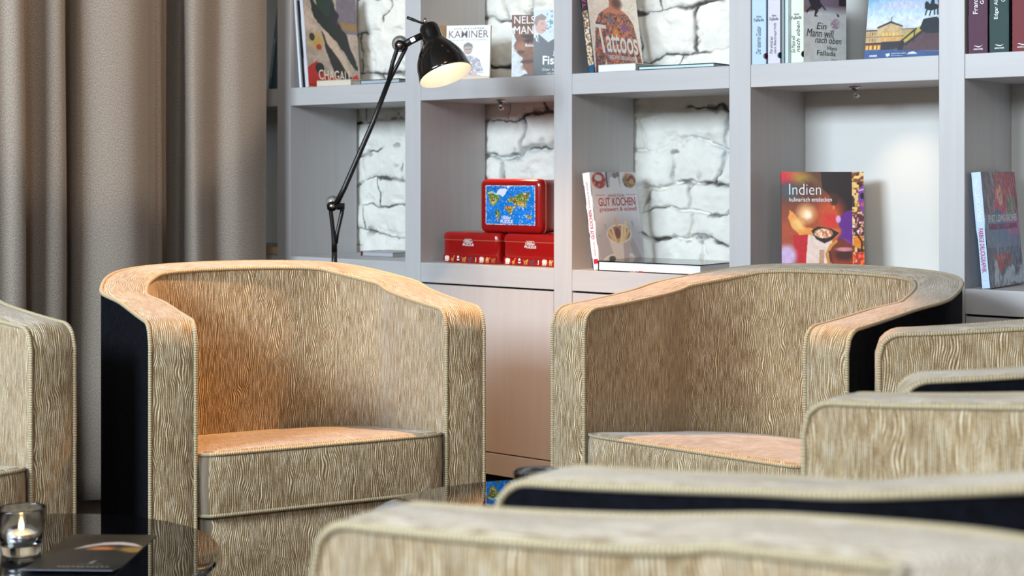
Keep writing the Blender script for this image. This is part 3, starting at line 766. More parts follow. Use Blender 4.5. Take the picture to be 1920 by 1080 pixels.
# --- compartment beside the curtain, upper
c_teal = ink('teal_cover', 92, 118, 124); c_black = ink('black_cover', 16, 18, 22)
b = book('book', 'tall grey-teal book leaning right beside the curtain, top shelf', .21, .30, .016,
         Matrix.Translation((shelf_x(503, .03), .03, UP+.0035)) @ Matrix.Rotation(R(9), 4, 'Y') @ Matrix.Rotation(R(90), 4, 'Z') @ Matrix.Translation((0, -.016, 0)), c_teal)
a = Art(10, 120, (92, 118, 124)); a.speck((a.x > .3) & (a.x < .7) & (a.y > .05), [(196, 206, 206)], 16, 6, .55)
a.plane('spine_lettering', .012, .15, b, axes((0, -1, 0), (0, 0, 1), (-.0008, .014, .04)))
box('book_ledge', (shelf_x(480, .1)-.15, .03, LO+.0005), (ux(0)-.003, .25, LO+.028), ink('tan_card', 196, 170, 136), None, .002)
tag(bpy.data.objects['book_ledge'], 'flat tan box lying in the lowest compartment beside the curtain', 'box')
bpy.data.objects['book_ledge'].name = 'flat_box'

# --- first full compartment, upper: thin white books, painter book, flat books
b = book('book', 'thin white-spined book, leftmost of the books leaning beside the grey art book', .24, .33, .010, lean_left(565.5, .010, UP, 5.5, .010), ink('white_cover', 226, 228, 232), soft=True)
b = book('book', 'thin dark navy book between the white book and the grey-spined art book', .23, .31, .008, lean_left(571, .010, UP, 5.5, .008), ink('navy_cover', 22, 26, 36), soft=True)
b = book('book', 'large art book with a red base and pale capitals, leaning left', .262, .345, .017, lean_left(579, .008, UP, 5.5, .017), ink('pale_lilac_spine', 206, 204, 210))
a = Art(110, 150, (178, 164, 152))
a.grain(.25, 6, 2)
a.rect(.62, 0, 1, .42, (120, 112, 128)); a.rect(.60, .30, 1, .38, (150, 120, 80)); a.grain(.2, 12, 3)
a.poly([(.10, .05), (.30, .18), (.55, .22), (.72, .40), (.88, .62), (.98, .80), (.90, .80), (.72, .62), (.55, .50), (.36, .40), (.18, .28)], (20, 30, 26), wob=.05, seed=4); a.poly([(.20, 0), (.52, 0), (.60, .20), (.44, .26), (.26, .16)], (30, 52, 40), wob=.06, seed=14); a.poly([(.52, .10), (.66, .24), (.60, .36), (.44, .34)], (24, 28, 44), wob=.05, seed=15)
a.poly([(.30, .40), (.48, .50), (.66, .66), (.82, .84), (.86, .98), (.68, .98), (.52, .86), (.40, .68)], (34, 30, 28), wob=.04, seed=7); a.poly([(.62, .30), (.80, .44), (.86, .66), (.80, .68), (.66, .50)], (26, 26, 34), wob=.05, seed=16)
a.poly([(.30, .36), (.52, .48), (.74, .70), (.84, .86), (.80, .88), (.62, .70), (.40, .54)], (206, 186, 168), wob=.02, seed=8)
a.ell(.20, .52, .12, .08, (190, 160, 90), .9); a.ell(.12, .48, .05, .04, (40, 44, 40)); a.ell(.24, .58, .05, .03, (170, 60, 44))
a.poly([(0, .80), (.18, .72), (.30, .86), (.58, .88), (.62, 1), (0, 1)], (186, 34, 26), wob=.03, seed=2)
a.poly([(.84, .88), (.94, .84), (1, .94), (1, 1), (.86, 1)], (206, 40, 26)); a.ell(.23, .80, .085, .058, (24, 22, 22), .15)
a.grain(.18, 30, 9)
a.plane('cover_picture', .262, .345, b, PLANES['front'] @ Matrix.Translation((0, 0, -.0006)))
text('title', 'CHAGALL', .052, .028, .165, .036, ink('cream_ink', 238, 224, 208), b, 'front', weight=.01)
lying_book('book', 'thick cream book lying flat in front of the grey-spined art book', .155, .185, .022, flat(shelf_x(594, .015), .015, UP, 4), ink('cream_cover', 206, 196, 178), spine_front=True)
lying_book('book', 'thin teal book lying flat at the right end behind the lamp arm, top shelf', .18, .16, .015, flat(shelf_x(675, .012), .012, UP, 0), ink('teal_board', 40, 92, 96), pages=ink('grey_pages', 172, 176, 184))

# --- second compartment, upper: two paperbacks beside the lamp, two face-out
b = book('book', 'pale paperback with bold dark red capitals, standing behind the lamp shade', .150, .188, .018, stand(835, .09, UP, 26, 6), ink('offwhite_cover', 222, 224, 220), soft=True)
a = Art(90, 120, (214, 218, 212)); a.grain(.06, 5, 3)
a.ell(.50, .44, .10, .085, (150, 108, 88), .15); a.poly([(.39, .42), (.40, .34), (.50, .30), (.60, .34), (.61, .42), (.56, .38), (.44, .38)], (44, 36, 32))
a.line([(.42, .43), (.58, .43)], .012, (60, 44, 40)); a.line([(.46, .495), (.54, .495)], .010, (120, 62, 56))
a.poly([(.40, .54), (.60, .54), (.76, .62), (.86, .80), (.80, .92), (.30, .92), (.22, .80), (.28, .62)], (128, 120, 128), wob=.02, seed=3)
m_ = (((a.x-.52)/.3)**2+((a.y-.72)/.18)**2 < 1); a.speck(m_, [(90, 80, 96), (176, 168, 172)], 34, 5, .62)
a.rect(0, .90, 1, 1, (176, 146, 100)); a.ell(.82, .86, .16, .03, (222, 226, 226), .2); a.ell(.80, .85, .08, .015, (120, 150, 150), .2); a.ell(.66, .86, .07, .03, (168, 120, 98), .2)
a.plane('cover_picture', .150, .188, b, PLANES['front'] @ Matrix.Translation((0, 0, -.0006)))
text('author', 'WLADIMIR', .022, .174, .110, .006, ink('dark_ink', 30, 30, 34), b, 'front')
text('title', 'KAMINER', .008, .146, .136, .025, ink('darkred_ink', 70, 14, 26), b, 'front', weight=.004)
text('subtitle', 'Liebesgrüße aus Deutschland', .010, .135, .130, .007, ink('grey_ink', 130, 130, 130), b, 'front', shear=.3)
book('book', 'pale book half hidden behind the lamp shade and the paperback with red capitals', .12, .19, .016, lean_left(805, .02, UP, 1, .016), ink('sand_cover', 196, 160, 116), soft=True)

def face_book():
    b = book('book', 'paperback with a large brown face on the cover, tucked behind the white-lettered one', .155, .215, .02, stand(959, .16, UP, 33, 4), ink('umber_cover', 120, 84, 66), soft=True)
    a = Art(100, 140, (206, 212, 216))
    a.rect(0, 0, 1, .20, (112, 76, 60))
    a.poly([(.04, .26), (.10, .20), (1, .18), (1, 1), (.30, 1), (.34, .90), (.26, .80), (.22, .72), (.24, .66), (.16, .62), (.12, .56), (.06, .52), (.05, .46), (.10, .40), (.06, .33)], (124, 82, 62), wob=.015, seed=2)
    a.ell(.42, .34, .20, .035, (62, 40, 34), .5, .1); a.ell(.40, .40, .15, .03, (52, 34, 30), .5); a.ell(.39, .40, .05, .02, (24, 18, 18), .3)
    a.ell(.20, .50, .12, .09, (160, 108, 80), .8); a.ell(.20, .57, .08, .03, (84, 52, 42), .6); a.ell(.55, .52, .2, .12, (140, 94, 70), .9)
    a.ell(.34, .72, .15, .03, (98, 52, 50), .4); a.line([(.22, .72), (.46, .70)], .010, (60, 32, 32)); a.ell(.36, .80, .14, .05, (132, 86, 66), .8)
    a.poly([(.02, 1), (.30, .90), (.60, .94), (.60, 1)], (94, 84, 96)); a.grain(.25, 22, 6)
    a.rect(0, 0, 1, .20, (112, 76, 60)); a.plane('cover_picture', .155, .215, b, PLANES['front'] @ Matrix.Translation((0, 0, -.0006)))
    w = ink('white_ink', 240, 240, 240)
    text('title', 'NELSON', .008, .186, .118, .025, w, b, 'front'); text('title', 'MANDELA', .008, .152, .138, .026, w, b, 'front')
    text('author', 'Bekenntnisse', .045, .110, .07, .010, w, b, 'front', weight=.01)
    b = book('book', 'black and grey paperback of a man raising his hand, right of the brown face', .14, .218, .024, stand(1000, .105, UP, 26, 3), ink('slate_cover', 40, 46, 50), soft=True)
    a = Art(100, 150, (190, 198, 198)); a.rect(0, .60, 1, 1, (28, 36, 40))
    a.poly([(0, .42), (.12, .36), (.34, .48), (.50, .42), (.66, .50), (.50, .62), (.40, .60), (.42, .66), (0, .70)], (34, 36, 44))
    a.poly([(.02, .36), (.10, .36), (.12, .48), (.06, .46)], (226, 226, 232)); a.line([(.06, .38), (.12, .48)], .016, (80, 100, 110))
    a.ell(.16, .24, .13, .115, (190, 140, 122), .12); a.poly([(.0, .20), (.04, .10), (.18, .06), (.30, .11), (.26, .15), (.12, .15), (.06, .24)], (120, 96, 84)); a.ell(.28, .27, .03, .02, (180, 128, 112), .3)
    a.line([(.2, .30), (.27, .31)], .008, (110, 60, 60)); a.ell(.20, .21, .018, .010, (40, 34, 34), .3)
    a.ell(.70, .37, .13, .07, (206, 156, 140), .15)
    for k, (x_, y_) in enumerate(((.62, .25), (.72, .22), (.81, .23), (.90, .27), (.54, .36))): a.line([(.68, .36), (x_, y_)], .024, (206, 156, 140))
    a.line([(.60, .47), (.70, .42)], .05, (226, 226, 232))
    m_ = (a.x > .30) & (a.x < .45) & (a.y < .34); a.speck(m_, [(60, 130, 150)], 26, 3, .62)
    a.plane('cover_picture', .14, .218, b, PLANES['front'] @ Matrix.Translation((0, 0, -.0006)))
    text('author', 'Joschka', .062, .070, .072, .016, w, b, 'front'); text('author', 'Fischer', .030, .042, .104, .028, w, b, 'front', weight=.02)
    text('title', 'I am not convinced', .036, .034, .095, .007, ink('dim_blue_ink', 70, 110, 130), b, 'front')
    text('subtitle', 'Der Irak-Krieg', .030, .020, .095, .010, w, b, 'front'); text('subtitle', 'und die rot-grünen Jahre', .045, .010, .085, .008, w, b, 'front')
face_book()

# --- third compartment, upper: tattoo book + flat books
b = book('book', 'large book with a tattooed bare torso on a white cover, top shelf', .27, .34, .024, lean_left(1116, .02, UP, 8.0, .024), ink('dark_blue_spine', 30, 34, 48))
a = Art(120, 160, (248, 240, 232)); a.grain(.04, 4, 1)
a.poly([(.30, .42), (.42, .38), (.44, .28), (.60, .28), (.62, .38), (.78, .44), (.88, .52), (.92, .66), (.98, .90), (.99, 1), (.90, 1), (.88, .86), (.84, .78), (.84, 1), (.26, 1), (.24, .86), (.18, 1), (.02, 1), (.05, .80), (.12, .54), (.20, .46)], (206, 128, 96), wob=.01, seed=1)
m_ = np.abs(a.c[..., 0]-206/255) < .09
torso = m_ & (a.y > .44)
a.ell(.52, .22, .12, .16, (190, 122, 92), .1); a.ell(.60, .24, .05, .03, (150, 80, 64), .4); a.ell(.58, .34, .10, .05, (96, 56, 44), .8)
a.poly([(.05, .80), (.12, .54), (.22, .46), (.30, .60), (.24, .86), (.18, 1), (.02, 1)], (92, 62, 54))
a.speck(torso, [(96, 66, 60), (176, 80, 66), (226, 116, 70), (130, 84, 130), (150, 100, 80)], 26, 3, .66)
a.speck(torso, [(214, 140, 96), (80, 60, 66)], 48, 30, .70)
a.ell(.50, .62, .06, .04, (226, 140, 40), .5); a.ell(.42, .50, .04, .03, (110, 110, 150), .5); a.ell(.68, .56, .05, .04, (140, 80, 140), .5)
a.grain(.2, 40, 5); a.plane('cover_picture', .27, .34, b, PLANES['front'] @ Matrix.Translation((0, 0, -.0006)))
w_ = ink('white_ink', 240, 240, 240)
text('title', 'T', .012, .062, .072, .088, w_, b, 'front', shear=-.15, weight=.0); text('title', 'attoos', .076, .066, .172, .062, w_, b, 'front', weight=.015)
text('subtitle', 'UND IHRE GESCHICHTEN', .080, .046, .155, .012, w_, b, 'front', weight=.015)
text('spine_title', 'TATTOOS', .20, .004, .12, .014, ink('pink_ink', 190, 50, 90), b, 'spine_up')
a = Art(20, 160, (120, 96, 80)); a.speck(a.x > -1, [(170, 90, 50), (60, 60, 80), (190, 160, 90), (210, 200, 190)], 5, 8, .6); a.rect(0, .88, 1, 1, (30, 80, 120))
a.plane('spine_picture', .020, .19, b, axes((0, -1, 0), (0, 0, 1), (-.0007, .022, .0)))
lying_book('book', 'thick white book lying flat before the tattooed torso', .135, .17, .023, flat(shelf_x(1122, .012), .012, UP, -1), ink('white_cover', 226, 228, 232), spine_front=True, pages=ink('cream_pages', 222, 214, 196))
lying_book('book', 'thin dark green book lying flat at the right end of the tattooed torso shelf', .255, .20, .012, flat(shelf_x(1196, .006), .006, UP, 1.5), ink('green_board', 14, 66, 66), pages=ink('icy_pages', 196, 216, 224))

# --- fourth compartment, upper: four paperbacks in a row and a picture book
def spine_book(px, th, cover, label, author, title, circ, rot=0, w=.125, h=.19, y=.006, dark=(52, 60, 70), shift=.0):
    x = shelf_x(px, y)
    M_ = Matrix.Translation((x, y, UP+.0004)) @ Matrix.Rotation(R(90+rot), 4, 'Z') @ Matrix.Translation((0, 0, 0))
    b = book('book', label, w, h, th, M_, cover, soft=True); k = ink('spine_ink', *dark)
    if author:
        text('author', author.split()[0], -th*.66, .130, th*.34, .006, k, b, 'spine_flat'); text('author', author.split()[1], -th*.85, .119, th*.70, .009, k, b, 'spine_flat')
    if title:
        ls = title.split('|')
        for q, tx in enumerate(ls):
            hh = th*.26 if len(ls) > 1 else th*.34
            text('spine_title', tx, .028, th*(.60-.34*q if len(ls) > 1 else .36), (.078 if q == 0 else .085)*(1 if len(ls) == 1 or q else .6), hh, k, b, 'spine_up', shear=.3)
    if circ:
        for pl in ('front',):
            o = lathe('publisher_mark', [(0, 0), (0, .0085), (.0006, .0085)], (.0005, -.0002, .022), (0, -1, 0), ink('mark_%d' % circ[0], *circ), b, 28)
        me = bpy.data.meshes.new('publisher_mark'); V = [(-.0009, 0, .0135)]+[(-.0009, .0085*math.sin(t_), .022-.0085*math.cos(t_)) for t_ in np.linspace(0, math.pi, 16)]
        me.from_pydata(V, [], [tuple(range(1, 17))]); link('publisher_mark', me, M['mark_%d' % circ[0]], b)
    return b
px_x = lambda px: shelf_x(px, .006)
b1 = spine_book(1436.5, px_x(1436.5)-px_x(1409.6), ink('blue_paperback', 176, 200, 226), 'pale blue spine, leftmost in the row of paperbacks', 'Hans Fallada', 'Der eiserne Gustav', (88, 34, 60))
b2 = spine_book(1463, px_x(1463)-px_x(1439.5), ink('rose_paperback', 206, 202, 212), 'pinkish grey spine, second in the row of paperbacks', 'Hans Fallada', 'Wer einmal aus|dem Blechnapf frißt', (22, 56, 80), rot=-2)
b3 = spine_book(1471, px_x(1470.5)-px_x(1464.8), ink('grey_paperback', 128, 140, 142), 'thin dark grey patterned spine squeezed in the row of paperbacks', None, None, None)
b3b = spine_book(1478.5, px_x(1478.5)-px_x(1471.8), ink('mint_paperback', 188, 206, 208), 'thin pale mint spine beside the cream one in the paperback row', None, None, None)
th4 = .056
b4 = spine_book(1507, .052, ink('cream_paperback', 224, 230, 214), 'cream paperback at the right end of the row, its cover with a running figure', 'Hans Fallada', 'Ein Mann will|nach oben', (20, 24, 34), w=.168, h=.235, y=.006, rot=-16)
a = Art(100, 150, (206, 214, 214)); a.grad([(0, (150, 146, 150)), (.33, (150, 136, 146)), (.42, (236, 240, 240)), (1, (242, 246, 242))])
a.grain(.12, 10, 3); a.rect(.3, .22, 1, .33, (142, 120, 134)); a.rect(.82, .22, 1, .31, (64, 52, 58)); a.poly([(0, .42), (0, .34), (.40, .31), (.20, .40)], (150, 126, 124))
a.poly([(.02, .16), (.34, .16), (.38, .28), (.42, .34), (.34, .38), (.30, .34), (.34, .39), (.28, .44), (.34, .46), (.24, .46), (.26, .39), (.14, .38), (.06, .44), (.06, .40), (.16, .34)], (62, 42, 40), wob=.01)
a.line([(.36, .29), (.50, .37)], .014, (60, 46, 48)); a.poly([(.76, .40), (.84, .43), (.80, .45)], (30, 32, 36)); a.ell(.74, .53, .11, .06, (196, 164, 182), .25)
m_ = ((a.x-.74)**2+((a.y-.53)*a.asp)**2) < .012; a.speck(m_, [(232, 226, 230)], 40, 4, .6)
a.plane('cover_picture', .168, .235, b4, PLANES['front'] @ Matrix.Translation((0, 0, -.0006)))
k = ink('black_ink', 24, 34, 44)
text('title', 'Ein', .049, .093, .039, .018, k, b4, 'front', shear=.25); text('title', 'Mann will', .010, .071, .108, .022, k, b4, 'front', shear=.25); text('title', 'nach oben', .043, .055, .105, .018, k, b4, 'front', shear=.25)
text('author', 'Hans', .092, .037, .038, .011, k, b4, 'front'); text('author', 'Fallada', .051, .021, .074, .014, k, b4, 'front')
text('publisher_name', 'atb', .002, .018, .012, .008, w_, b4, 'front'); text('subtitle', 'Roman', .107, .009, .025, .005, ink('grey_ink', 130, 130, 130), b4, 'front', shear=.3)

b = book('picture_book', 'large glossy picture book of a floodlit palace and horseman statue at dusk', .222, .33, .012, stand(1620, .12, UP, 8, 14, .012), ink('dusk_blue_cover', 50, 76, 120), soft=True)
a = Art(150, 170, (120, 170, 210)); a.grad([(0, (70, 130, 200)), (.45, (120, 176, 220)), (.62, (200, 214, 224)), (.7, (214, 218, 220)), (1, (50, 80, 130))])
a.ell(.45, .52, .3, .05, (214, 196, 214), 1.2, a=.6)
a.rect(0, .735, .62, .90, (188, 156, 108)); a.poly([(.14, .735), (.16, .70), (.30, .665), (.44, .70), (.44, .90), (.14, .90)], (196, 166, 118)); a.poly([(.13, .71), (.30, .66), (.455, .705), (.45, .715), (.30, .678), (.14, .722)], (46, 44, 54))
a.rect(0, .73, .14, .74, (50, 46, 56)); a.rect(.44, .728, .6, .738, (50, 46, 56)); a.rect(.0, .79, .6, .795, (120, 90, 66))
for k_ in range(5): a.rect(.20+.045*k_, .76, .225+.045*k_, .79, (236, 190, 90)); a.rect(.21+.05*k_, .80, .235+.05*k_, .835, (222, 150, 60))
for k_ in range(3): a.rect(.05+.03*k_, .755, .06+.03*k_, .78, (90, 74, 60)); a.rect(.05+.03*k_, .81, .06+.03*k_, .83, (90, 74, 60))
a.rect(0, .845, .2, .86, (60, 40, 40)); a.rect(0, .86, .2, .90, (150, 80, 40))
for k_ in range(4): a.rect(.01+.05*k_, .865, .035+.05*k_, .90, (240, 190, 70))
a.rect(.2, .84, .5, .91, (40, 36, 50)); a.line([(.305, .66), (.31, .625)], .004, (60, 60, 70))
a.poly([(.46, .80), (.70, .70), (.66, .82), (.60, .86), (.46, .86)], (186, 166, 70)); a.grain(.2, 40, 2)
a.poly([(.30, .89), (.40, .90), (.70, .745), (1, .715), (1, .93), (.60, .925), (.40, .915)], (84, 60, 66), wob=.01); a.poly([(.66, .74), (.70, .655), (.86, .64), (.95, .70), (1, .70), (1, .78), (.74, .78)], (26, 34, 46))
a.line([(.44, .84), (.62, .735)], .008, (30, 26, 30)); a.line([(.5, .87), (.76, .73)], .008, (30, 26, 30)); a.line([(.60, .75), (.60, .84)], .007, (34, 30, 34))
a.poly([(.40, .92), (.43, .85), (.47, .83), (.49, .86), (.46, .93), (.42, .94)], (28, 26, 30))
a.ell(.79, .555, .085, .03, (22, 32, 38), .12); a.poly([(.70, .53), (.72, .50), (.75, .515), (.77, .555), (.72, .56)], (22, 32, 38)); a.ell(.80, .515, .022, .03, (22, 32, 38), .2); a.ell(.80, .485, .013, .012, (22, 32, 38), .2)
for x_, y_ in ((.72, .62), (.77, .625), (.83, .62), (.87, .62)): a.line([(x_ + (.02 if x_ < .8 else -.01), .56), (x_, y_)], .008, (22, 32, 38))
a.poly([(.84, .46), (1, .40), (1, .68), (.90, .66), (.88, .58)], (140, 96, 62)); a.rect(.92, .50, .96, .64, (214, 226, 236)); a.line([(.88, .47), (.90, .66)], .012, (90, 60, 44))
a.poly([(0, .905), (.40, .912), (1, .945), (1, 1), (0, 1)], (48, 80, 132)); a.grain(.18, 26, 7)
a.poly([(.26, .945), (.31, .938), (.315, .962), (.28, .968)], (226, 232, 240)); a.poly([(.52, .953), (.55, .938), (.60, .930), (.63, .940), (.66, .953)], (220, 228, 236))
a.plane('cover_picture', .222, .33, b, PLANES['front'] @ Matrix.Translation((0, 0, -.0006)))
text('publisher_name', 'HIRMER', .014, .011, .022, .006, w_, b, 'front', weight=.01); text('subtitle', 'Staatliche Museen zu Berlin', .074, .017, .040, .004, w_, b, 'front'); text('subtitle', 'Nationalgalerie', .074, .011, .032, .003, w_, b, 'front')

# --- fifth compartment, upper: three boxed audio books
def audio(px0, px1, col, label, title, nm, z1=.1, z2=.124):
    y = .008; x0, x1 = shelf_x(px0, y), shelf_x(px1, y); th = x1-x0
    M_ = Matrix.Translation((x1, y, UP+.0004)) @ Matrix.Rotation(R(90), 4, 'Z')
    b = book('book', label, .14, .19, th, M_, ink(nm, *col, rough=.6), 'dark spines at the right edge')
    if title:
        text('spine_title', title, z1, th*.50, .088, th*.24, w_, b, 'spine_up'); text('spine_title', 'Geschichten', z2, th*.18, .062, th*.20, w_, b, 'spine_up')
    text('publisher_name', 'ARACORIS', -th*.72, .0085, th*.48, .0042, w_, b, 'spine_flat', weight=.015)
    V = []; Fc = []
    for k in range(14):
        f = k/13; yy = -(th*.22+f*th*.45)*1.0; zc = .0185+.0022*math.sin(f*5.2+2.0)*(.4+f); wd = .0011*math.sin(math.pi*min(1, f*1.05+.02))+.0001
        V += [(-.0009, -yy*-1*-1 if False else th*.70-f*th*.46, zc-wd), (-.0009, th*.70-f*th*.46, zc+wd)]
    for k in range(13): Fc.append((2*k, 2*k+1, 2*k+3, 2*k+2))
    mk('publisher_mark', V, Fc, w_, b, None, False)
audio(1815, 1852, (72, 12, 52), 'purple spine with white lettering at the right edge, top shelf', 'Franz Kafka', 'purple_spine')
audio(1854.5, 1892, (2, 50, 46), 'dark green spine with white lettering at the right edge, top shelf', 'Edgar Allan Poe', 'bottle_green_spine', .084, .126)
audio(1896.5, 1936, (112, 8, 22), 'red spine with a white logo at the extreme right edge, top shelf', None, 'crimson_spine')

# --- lower row: flat grey book, puzzle tins
lying_book('book', 'flat grey book with a dark red edge lying behind the lamp, lower shelf', .15, .14, .016, flat(shelf_x(678, .17), .17, LO, 0), ink('grey_board', 168, 160, 160), pages=ink('grey_pages', 172, 176, 184))
rb = [o for o in bpy.data.objects if o.get('label', '').startswith('flat grey book')][0]
box('spine_end', (-.004, -.001, 0), (.004, .1, .0165), ink('maroon_cloth', 96, 24, 24), rb, .0008)

ANIM = {}
def animals(a, y0, y1, x0, x1):
    n = 9; w = (x1-x0)/n; H = y1-y0
    cols = [(226, 220, 208), (206, 150, 70), (240, 240, 240), (196, 150, 84), (70, 72, 84), (236, 230, 220), (214, 206, 196), (208, 160, 100), (150, 104, 60)]
    for k in range(n):
        cx = x0+(k+.5)*w; X = lambda u: cx+(u-.5)*w*.92; Y = lambda v: y0+v*H; c = cols[k]
        def body(cy, rx, ry, c=c): a.ell(X(.5), Y(cy), rx*w, ry*H, c, .25)
        if k in (0, 6):
            body(.42, .34, .34); a.ell(X(.80), Y(.36), .17*w, .24*H, c, .25); a.line([(X(.9), Y(.4)), (X(.95), Y(.8))], .05*w, c)
            for u in (.25, .4, .62, .74): a.line([(X(u), Y(.6)), (X(u), Y(.98))], .06*w, c)
        elif k == 1:
            body(.62, .2, .14); a.line([(X(.62), Y(.58)), (X(.85), Y(.08))], .06*w, c); a.line([(X(.8), Y(.08)), (X(.97), Y(.14))], .045*w, c)
            for u in (.36, .44, .6, .66): a.line([(X(u), Y(.66)), (X(u), Y(.98))], .035*w, c)
        elif k == 2:
            body(.62, .2, .3); a.ell(X(.5), Y(.24), .17*w, .2*H, c, .2); a.ell(X(.5), Y(.52), .2*w, .09*H, (30, 30, 34), .2); a.ell(X(.42), Y(.9), .1*w, .1*H, (30, 30, 34), .2); a.ell(X(.6), Y(.9), .1*w, .1*H, (30, 30, 34), .2)
            for u in (.36, .64): a.ell(X(u), Y(.08), .06*w, .07*H, (30, 30, 34), .2)
        elif k == 5:
            body(.5, .13, .46); a.ell(X(.42), Y(.5), .09*w, .4*H, (34, 34, 40), .2); a.ell(X(.52), Y(.12), .1*w, .1*H, (34, 34, 40), .2)
        elif k == 7:
            body(.5, .28, .18); a.ell(X(.4), Y(.28), .1*w, .16*H, c, .2); a.ell(X(.58), Y(.28), .1*w, .16*H, c, .2); a.line([(X(.75), Y(.5)), (X(.9), Y(.22))], .06*w, c); a.line([(X(.88), Y(.2)), (X(.99), Y(.24))], .05*w, c)
            for u in (.3, .4, .62, .7): a.line([(X(u), Y(.55)), (X(u), Y(.98))], .04*w, c)
        else:
            body(.5, .3, .18); a.ell(X(.82), Y(.34), .12*w, .16*H, c, .2); a.line([(X(.22), Y(.46)), (X(.05), Y(.25))], .03*w, c)
            for u in (.28, .4, .64, .74): a.line([(X(u), Y(.55)), (X(u), Y(.96))], .045*w, c)
            if k == 3:
                m_ = (((a.x-X(.5))/(.3*w))**2+((a.y-Y(.5))/(.18*H))**2) < 1; a.speck(m_, [(90, 60, 40)], 160, 3, .62)
def rounded_loop(w, d, r, n=6):
    L = []
    for cx, cy, a0 in ((w-r, r, -90), (w-r, d-r, 0), (r, d-r, 90), (r, r, 180)):
        for k in range(n+1): an = R(a0+90*k/n); L.append((cx+r*math.cos(an), cy+r*math.sin(an)))
    return L
def loft(name, loops, material, parent):
    V = []; Fc = []; m = len(loops[0][1])
    for z, lp in loops: V += [(x, y, z) for x, y in lp]
    for k in range(len(loops)-1):
        for j in range(m): Fc.append((k*m+j, k*m+(j+1) % m, (k+1)*m+(j+1) % m, (k+1)*m+j))
    Fc.append(tuple(range(m))[::-1]); Fc.append(tuple((len(loops)-1)*m+j for j in range(m)))
    o = mk(name, V, Fc, material, parent, None, True)
    md = o.modifiers.new('edge_split', 'EDGE_SPLIT'); md.split_angle = R(50)
    return o
def inset(lp, w, d, e): return [(e+x*(w-2*e)/w, e+y*(d-2*e)/d) for x, y in lp]
def tin_body(t, W, D, Hh):
    lp = rounded_loop(W, D, .018); lid = .026
    loft('box', [(0, inset(lp, W, D, .003)), (.003, inset(lp, W, D, .001)), (Hh-lid, inset(lp, W, D, .001))], M['tin_red'], t)
    L = loft('lid', [(Hh-lid, inset(lp, W, D, -.0004)), (Hh-.012, lp), (Hh-.006, inset(lp, W, D, .002)), (Hh-.002, inset(lp, W, D, .006)), (Hh, inset(lp, W, D, .012))], M['tin_red'], t)
    rim = [Vector((x, y, Hh-lid)) for x, y in inset(lp, W, D, -.0006)]
    tube('rim', rim, .0011, M['tin_edge'], L, 6, True)
    return L
TW, TD, TH = .240, .172, .1005
def tin_front(t, W):
    a = Art(210, 34, (146, 16, 15)); animals(a, .04, .98, .01, .99)
    a.plane('animal_frieze', W*.94, .022, t, axes((1, 0, 0), (0, 0, 1), (W*.03, -.0008, .003)), M['tin_print'])
    text('box_title', '1000er', W*.40, .066, W*.16, .008, w_, t, axes((1, 0, 0), (0, 0, 1), (0, -.0016, 0)), weight=.01)
    text('box_title', 'PUZZLE', W*.385, .056, W*.19, .008, w_, t, axes((1, 0, 0), (0, 0, 1), (0, -.0016, 0)), weight=.02)
    a = Art(40, 6, (222, 210, 206)); a.speck(a.x > -1, [(170, 40, 40)], 22, 4, .5)
    a.plane('box_small_print', W*.13, .0035, t, axes((1, 0, 0), (0, 0, 1), (W*.415, -.0014, .0755)), M['tin_print'])
for px, lab in ((828.5, 'left one of the two red animal-frieze tins lying on the lower shelf'), (941.5, 'right one of the two red animal-frieze tins, cut by the upright')):
    t = thing('puzzle_tin', lab, 'tin', Matrix.Translation((shelf_x(px, .06), .06, LO+.0005)), 'red puzzle tins')
    tin_body(t, TW, TD, TH); tin_front(t, TW)
